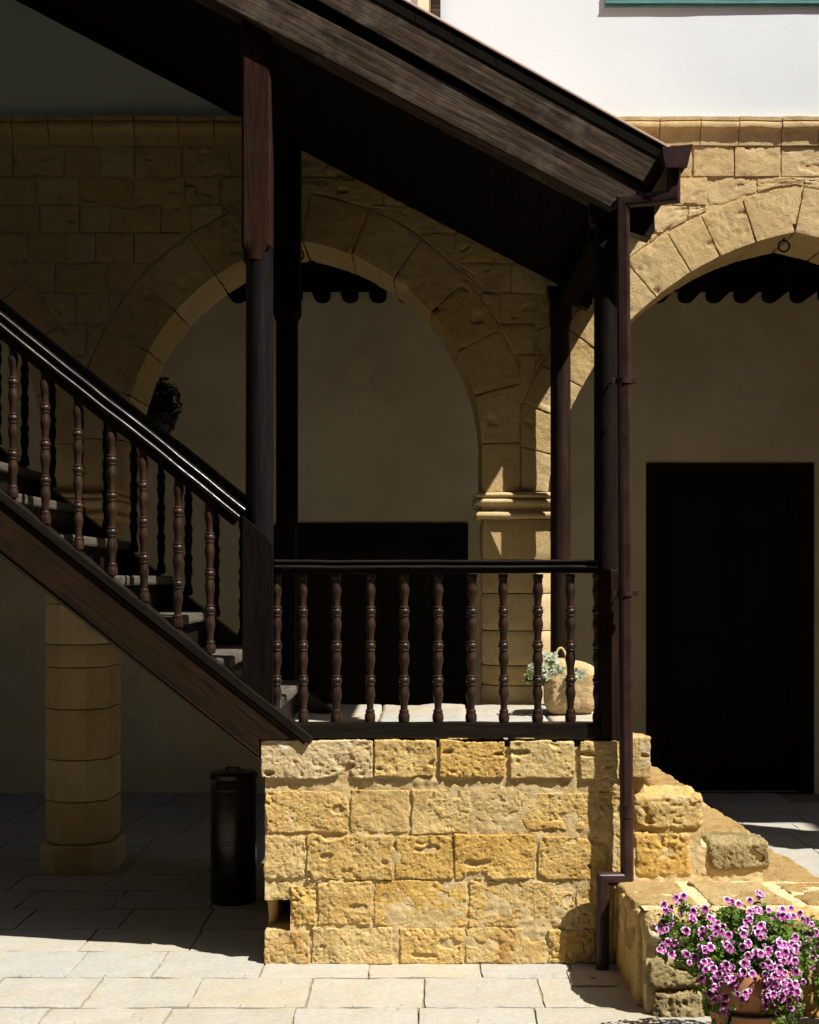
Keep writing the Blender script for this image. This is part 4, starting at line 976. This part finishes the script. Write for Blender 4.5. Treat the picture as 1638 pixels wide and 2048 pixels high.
# flowering pots
def flower_mesh(seed):
    rr = random.Random(seed); V = []; Fc = []
    for k in range(5):
        a = math.pi / 2 + 2 * math.pi * (k + 0.5) / 5 + rr.uniform(-0.14, 0.14); up = math.sin(a) > 0.3
        L = 0.0175 * rr.uniform(0.85, 1.1) * (1.05 if up else 0.9); w = (0.0090 if up else 0.0066) * rr.uniform(0.85, 1.1)
        cup = rr.uniform(0.0, 0.9); fold = rr.uniform(-0.25, 0.12); tw = rr.uniform(-0.3, 0.3)
        d = Vector((math.cos(a), math.sin(a), 0)); s = Vector((-math.sin(a), math.cos(a), 0)); b = len(V)
        for (t, ww, h) in ((0.05, 0.25, 0.0), (0.35, 0.62, 0.14), (0.70, 1.0, 0.26), (0.92, 0.85, 0.27), (1.0, 0.35, 0.18)):
            for q in (-1, 0, 1): V.append(tuple(d * L * t + s * w * ww * q + Vector((0, 0, (h * cup * 1.6 + (fold if q else 0.0) * ww * 0.6 + tw * q * t * 0.4 + (rr.uniform(-.05, .05))) * L))))
        for i in range(4):
            for j in range(2): Fc.append((b + i * 3 + j, b + i * 3 + j + 1, b + (i + 1) * 3 + j + 1, b + (i + 1) * 3 + j))
    return V, Fc
FM = [mesh('flower', *flower_mesh(s), PETAL, True) for s in range(9)]
def pot_mesh(r, h):
    return lathe([(r * 0.62, 0.0), (r * 0.66, 0.005), (r * 0.93, h * 0.74), (r * 0.94, h * 0.75), (r * 1.0, h * 0.76), (r * 1.03, h * 0.98), (r * 1.01, h), (r * 0.93, h), (r * 0.90, h * 0.9), (0.0, h * 0.88)], 48, False)
PCX, PCY = 1.095, -1.10
pt = thing('flower_pot', 'terracotta pot of pink flowers in front of the low platform', 'flower pot', (PCX, PCY, 0))
obj('pot', *pot_mesh(0.158, 0.285), TERRA, pt, Matrix.Translation((PCX, PCY, 0.012)), smooth=True, sharp=35)
obj('soil', *lathe([(0.0, 0.0), (0.142, -0.004)], 32, False), SOIL, pt, Matrix.Translation((PCX, PCY, 0.272)))
sn = thing('pot_stand', 'black iron ring stand holding the terracotta flower pot', 'pot stand', (PCX, PCY, 0))
RR = 0.141
obj('ring', *tube([(PCX + RR * math.cos(t), PCY + RR * math.sin(t), 0.155) for t in np.linspace(0, 2 * math.pi, 49)], 0.0065, 8, False), IRON, sn, smooth=True)
for a in (-2.2, -0.25, 1.6):
    c, s = math.cos(a), math.sin(a)
    obj('leg', *tube([(PCX + (RR + 0.006) * c, PCY + (RR + 0.006) * s, 0.165), (PCX + (RR + 0.006) * c, PCY + (RR + 0.006) * s, 0.0)], 0.0065, 8), IRON, sn, smooth=True)
fp = thing('flowering_plant', 'bushy geranium with purple-centred pink flowers spilling over the terracotta pot', 'plant', (PCX, PCY, 0.28))
CL = [(190,260),(340,160),(260,330),(170,410),(150,540),(160,600),(365,400),(365,620),(450,220),(450,310),(560,200),(520,400),(600,290),(590,370),(525,550),(510,640),(540,700),(840,180),(700,380),(730,450),(710,520),(690,670),(650,720),(720,790),(750,850),(570,850),(600,980),(690,1000),(780,920),(860,890),(850,360),(990,210),(1110,130),(1120,250),(960,290),(1060,350),(1000,420),(890,520),(990,560),(890,640),(1080,500),(1200,470),(1230,540),(1280,590),(1300,300),(1340,250),(1330,500),(1400,500),(1150,640),(1200,720),(1130,720),(1300,650),(1060,820),(1110,900),(1180,860),(1260,850),(1330,870),(1200,970),(1080,960),(1270,930),(1320,980),(1150,1090),(1210,1090),(1290,1120),(1370,1060),(1370,740),(840,720),(1020,730)]
CL2 = [(1560,480),(1600,350),(1540,560),(1500,640),(1520,690),(1480,300),(1650,420),(1700,520),(1620,600)]
def depth_of(X, Z, c, rad):
    q = ((X - c[0]) / rad[0]) ** 2 + ((Z - c[2]) / rad[2]) ** 2
    return c[1] - rad[1] * math.sqrt(max(0.02, 1 - min(1, q)))
def put_flowers(plant, clusters, c, rad, per):
    d = CAMD + c[1] - 0.12
    for (zx, zy) in clusters:
        X = (1300 + zx * 0.2063 - CX) * d / F; Z = EYE + (CY - 1780 - zy * 0.2063) * d / F
        Y = depth_of(X, Z, c, rad)
        n0 = Vector(((X - c[0]) / rad[0] ** 1.3, -0.9 / rad[1], (Z - c[2]) / rad[2] ** 1.2 + 1.5)).normalized()
        for k in range(per if R.random() < 0.6 else per + 1):
            p = Vector((X + R.gauss(0, 0.0125), Y + R.uniform(-0.018, 0.016), Z + R.gauss(0, 0.0125)))
            nn = (n0 + Vector((R.uniform(-.6, .6), R.uniform(-.5, .3), R.uniform(-.4, .5)))).normalized()
            M = Matrix.Translation(p) @ nn.to_track_quat('Z', 'Y').to_matrix().to_4x4() @ Matrix.Rotation(R.uniform(-0.7, 0.7), 4, 'Z') @ Matrix.Scale(R.choice((0.35, 0.62, 0.72, 0.8, 0.85, 0.9)) * R.uniform(0.92, 1.08), 4)
            inst('flower', R.choice(FM), plant, M)
c1, r1 = (1.075, -1.08, 0.315), (0.32, 0.215, 0.20)
put_flowers(fp, CL, c1, r1, 4)
V1 = leafcloud((1.07, -1.08, 0.355), (0.28, 0.19, 0.125), 1500, 0.019, 11)
V2 = leafcloud((1.00, -1.19, 0.24), (0.10, 0.07, 0.13), 220, 0.017, 12)
V3 = leafcloud((1.17, -1.21, 0.22), (0.09, 0.06, 0.14), 220, 0.017, 13)
V4 = join([leafcloud(((1300 + zx * 0.2063 - CX) * 4.85 / F, -1.10, EYE + (CY - 1780 - zy * 0.2063 - 8) * 4.85 / F), (0.03, 0.03, 0.03), 26, 0.014, 60 + i) for i, (zx, zy) in enumerate(CL[:8] + [(840, 220), (1110, 190), (560, 240), (990, 250), (1300, 330)])])
kind(obj('foliage', *join([V1, V2, V3, V4]), LEAF, fp, smooth=False), 'stuff')
P2C = (1.52, -0.98)
pt2 = thing('flower_pot', 'second terracotta flower pot cut off by the right edge of the view', 'flower pot', (*P2C, 0))
obj('pot', *pot_mesh(0.145, 0.24), TERRA, pt2, Matrix.Translation((*P2C, 0.0)), smooth=True, sharp=35)
fp2 = thing('flowering_plant', 'leafy trailing geranium at the right edge of the view with few pink flowers', 'plant', (*P2C, 0.24))
put_flowers(fp2, CL2, (1.52, -0.98, 0.30), (0.26, 0.20, 0.19), 3)
kind(obj('foliage', *join([leafcloud((1.52, -0.98, 0.32), (0.25, 0.19, 0.14), 1000, 0.019, 21), leafcloud((1.42, -1.08, 0.20), (0.11, 0.07, 0.10), 260, 0.019, 22)]), LEAF, fp2), 'stuff')
# dry leaf crumbs on the paving
lt = []
for i in range(110):
    x, y = R.uniform(-1.7, 0.75), R.choice((-0.211, -0.614, R.uniform(-1.1, -0.1), R.uniform(-1.1, -0.1))) + R.uniform(-.012, .012); a = R.uniform(0, 6); s = R.uniform(0.002, 0.008)
    c, q = math.cos(a), math.sin(a)
    lt.append(([(x + s * c, y + s * q, 0.006), (x - s * 0.3 * q, y + s * 0.3 * c, 0.010), (x - s * c, y - s * q, 0.005), (x + s * 0.3 * q, y - s * 0.3 * c, 0.009)], [(0, 1, 2, 3)]))
tag(kind(obj('leaf_litter', *join(lt), plain('dry_leaf', (0.10, 0.05, 0.015), 0.9)), 'stuff'), 'dry leaf crumbs scattered on the sunlit paving', 'litter')

# ------------------------------------------------------------------ dark wings added out of view to cut the skylight
def wing(label, loc, rz, length):
    w = thing('added_dark_wing', label, 'sky blocker', loc)
    M = Matrix.Translation(Vector(loc)) @ Matrix.Rotation(rz, 4, 'Z')
    h = length / 2
    obj('wall', *bevel_box(-h, h, 0.0, 4.0, -0.02, 8.4, 0), DARKWING, w, M)
    obj('roof', *prism([(-h - 0.4, 8.41), (h + 0.4, 8.41), (h - 1, 9.2), (-h + 1, 9.2)], -0.5, 4.5), TERRA, w, M)
    for k in range(int(length // 2.6)):
        x = -h + 1.5 + 2.6 * k
        pts = [(x - 0.95, 0.0), (x + 0.95, 0.0), (x + 0.95, 2.2)] + [(x + 0.95 * math.cos(t), 2.2 + 1.1 * math.sin(t)) for t in np.linspace(0.15, 2.99, 12)] + [(x - 0.95, 2.2)]
        obj('dark_arch_panel', *prism(pts, -0.012, 0.01), BLACKW, w, M)  # flat black panel, the dark of an opening put into its colour
        obj('window', *bevel_box(x - 0.45, x + 0.45, -0.03, 0.01, 4.4, 5.7, 0.004), TEAL, w, M)
wing('long dark wing added behind the viewer to block skylight', (0, -8.0, 0), math.pi, 18)
wing('dark wing added out of view on the left to block skylight', (-6.0, -3.6, 0), math.pi / 2, 10.5)
wing('dark wing added out of view on the right to block skylight', (8.5, -3.6, 0), -math.pi / 2, 10.5)
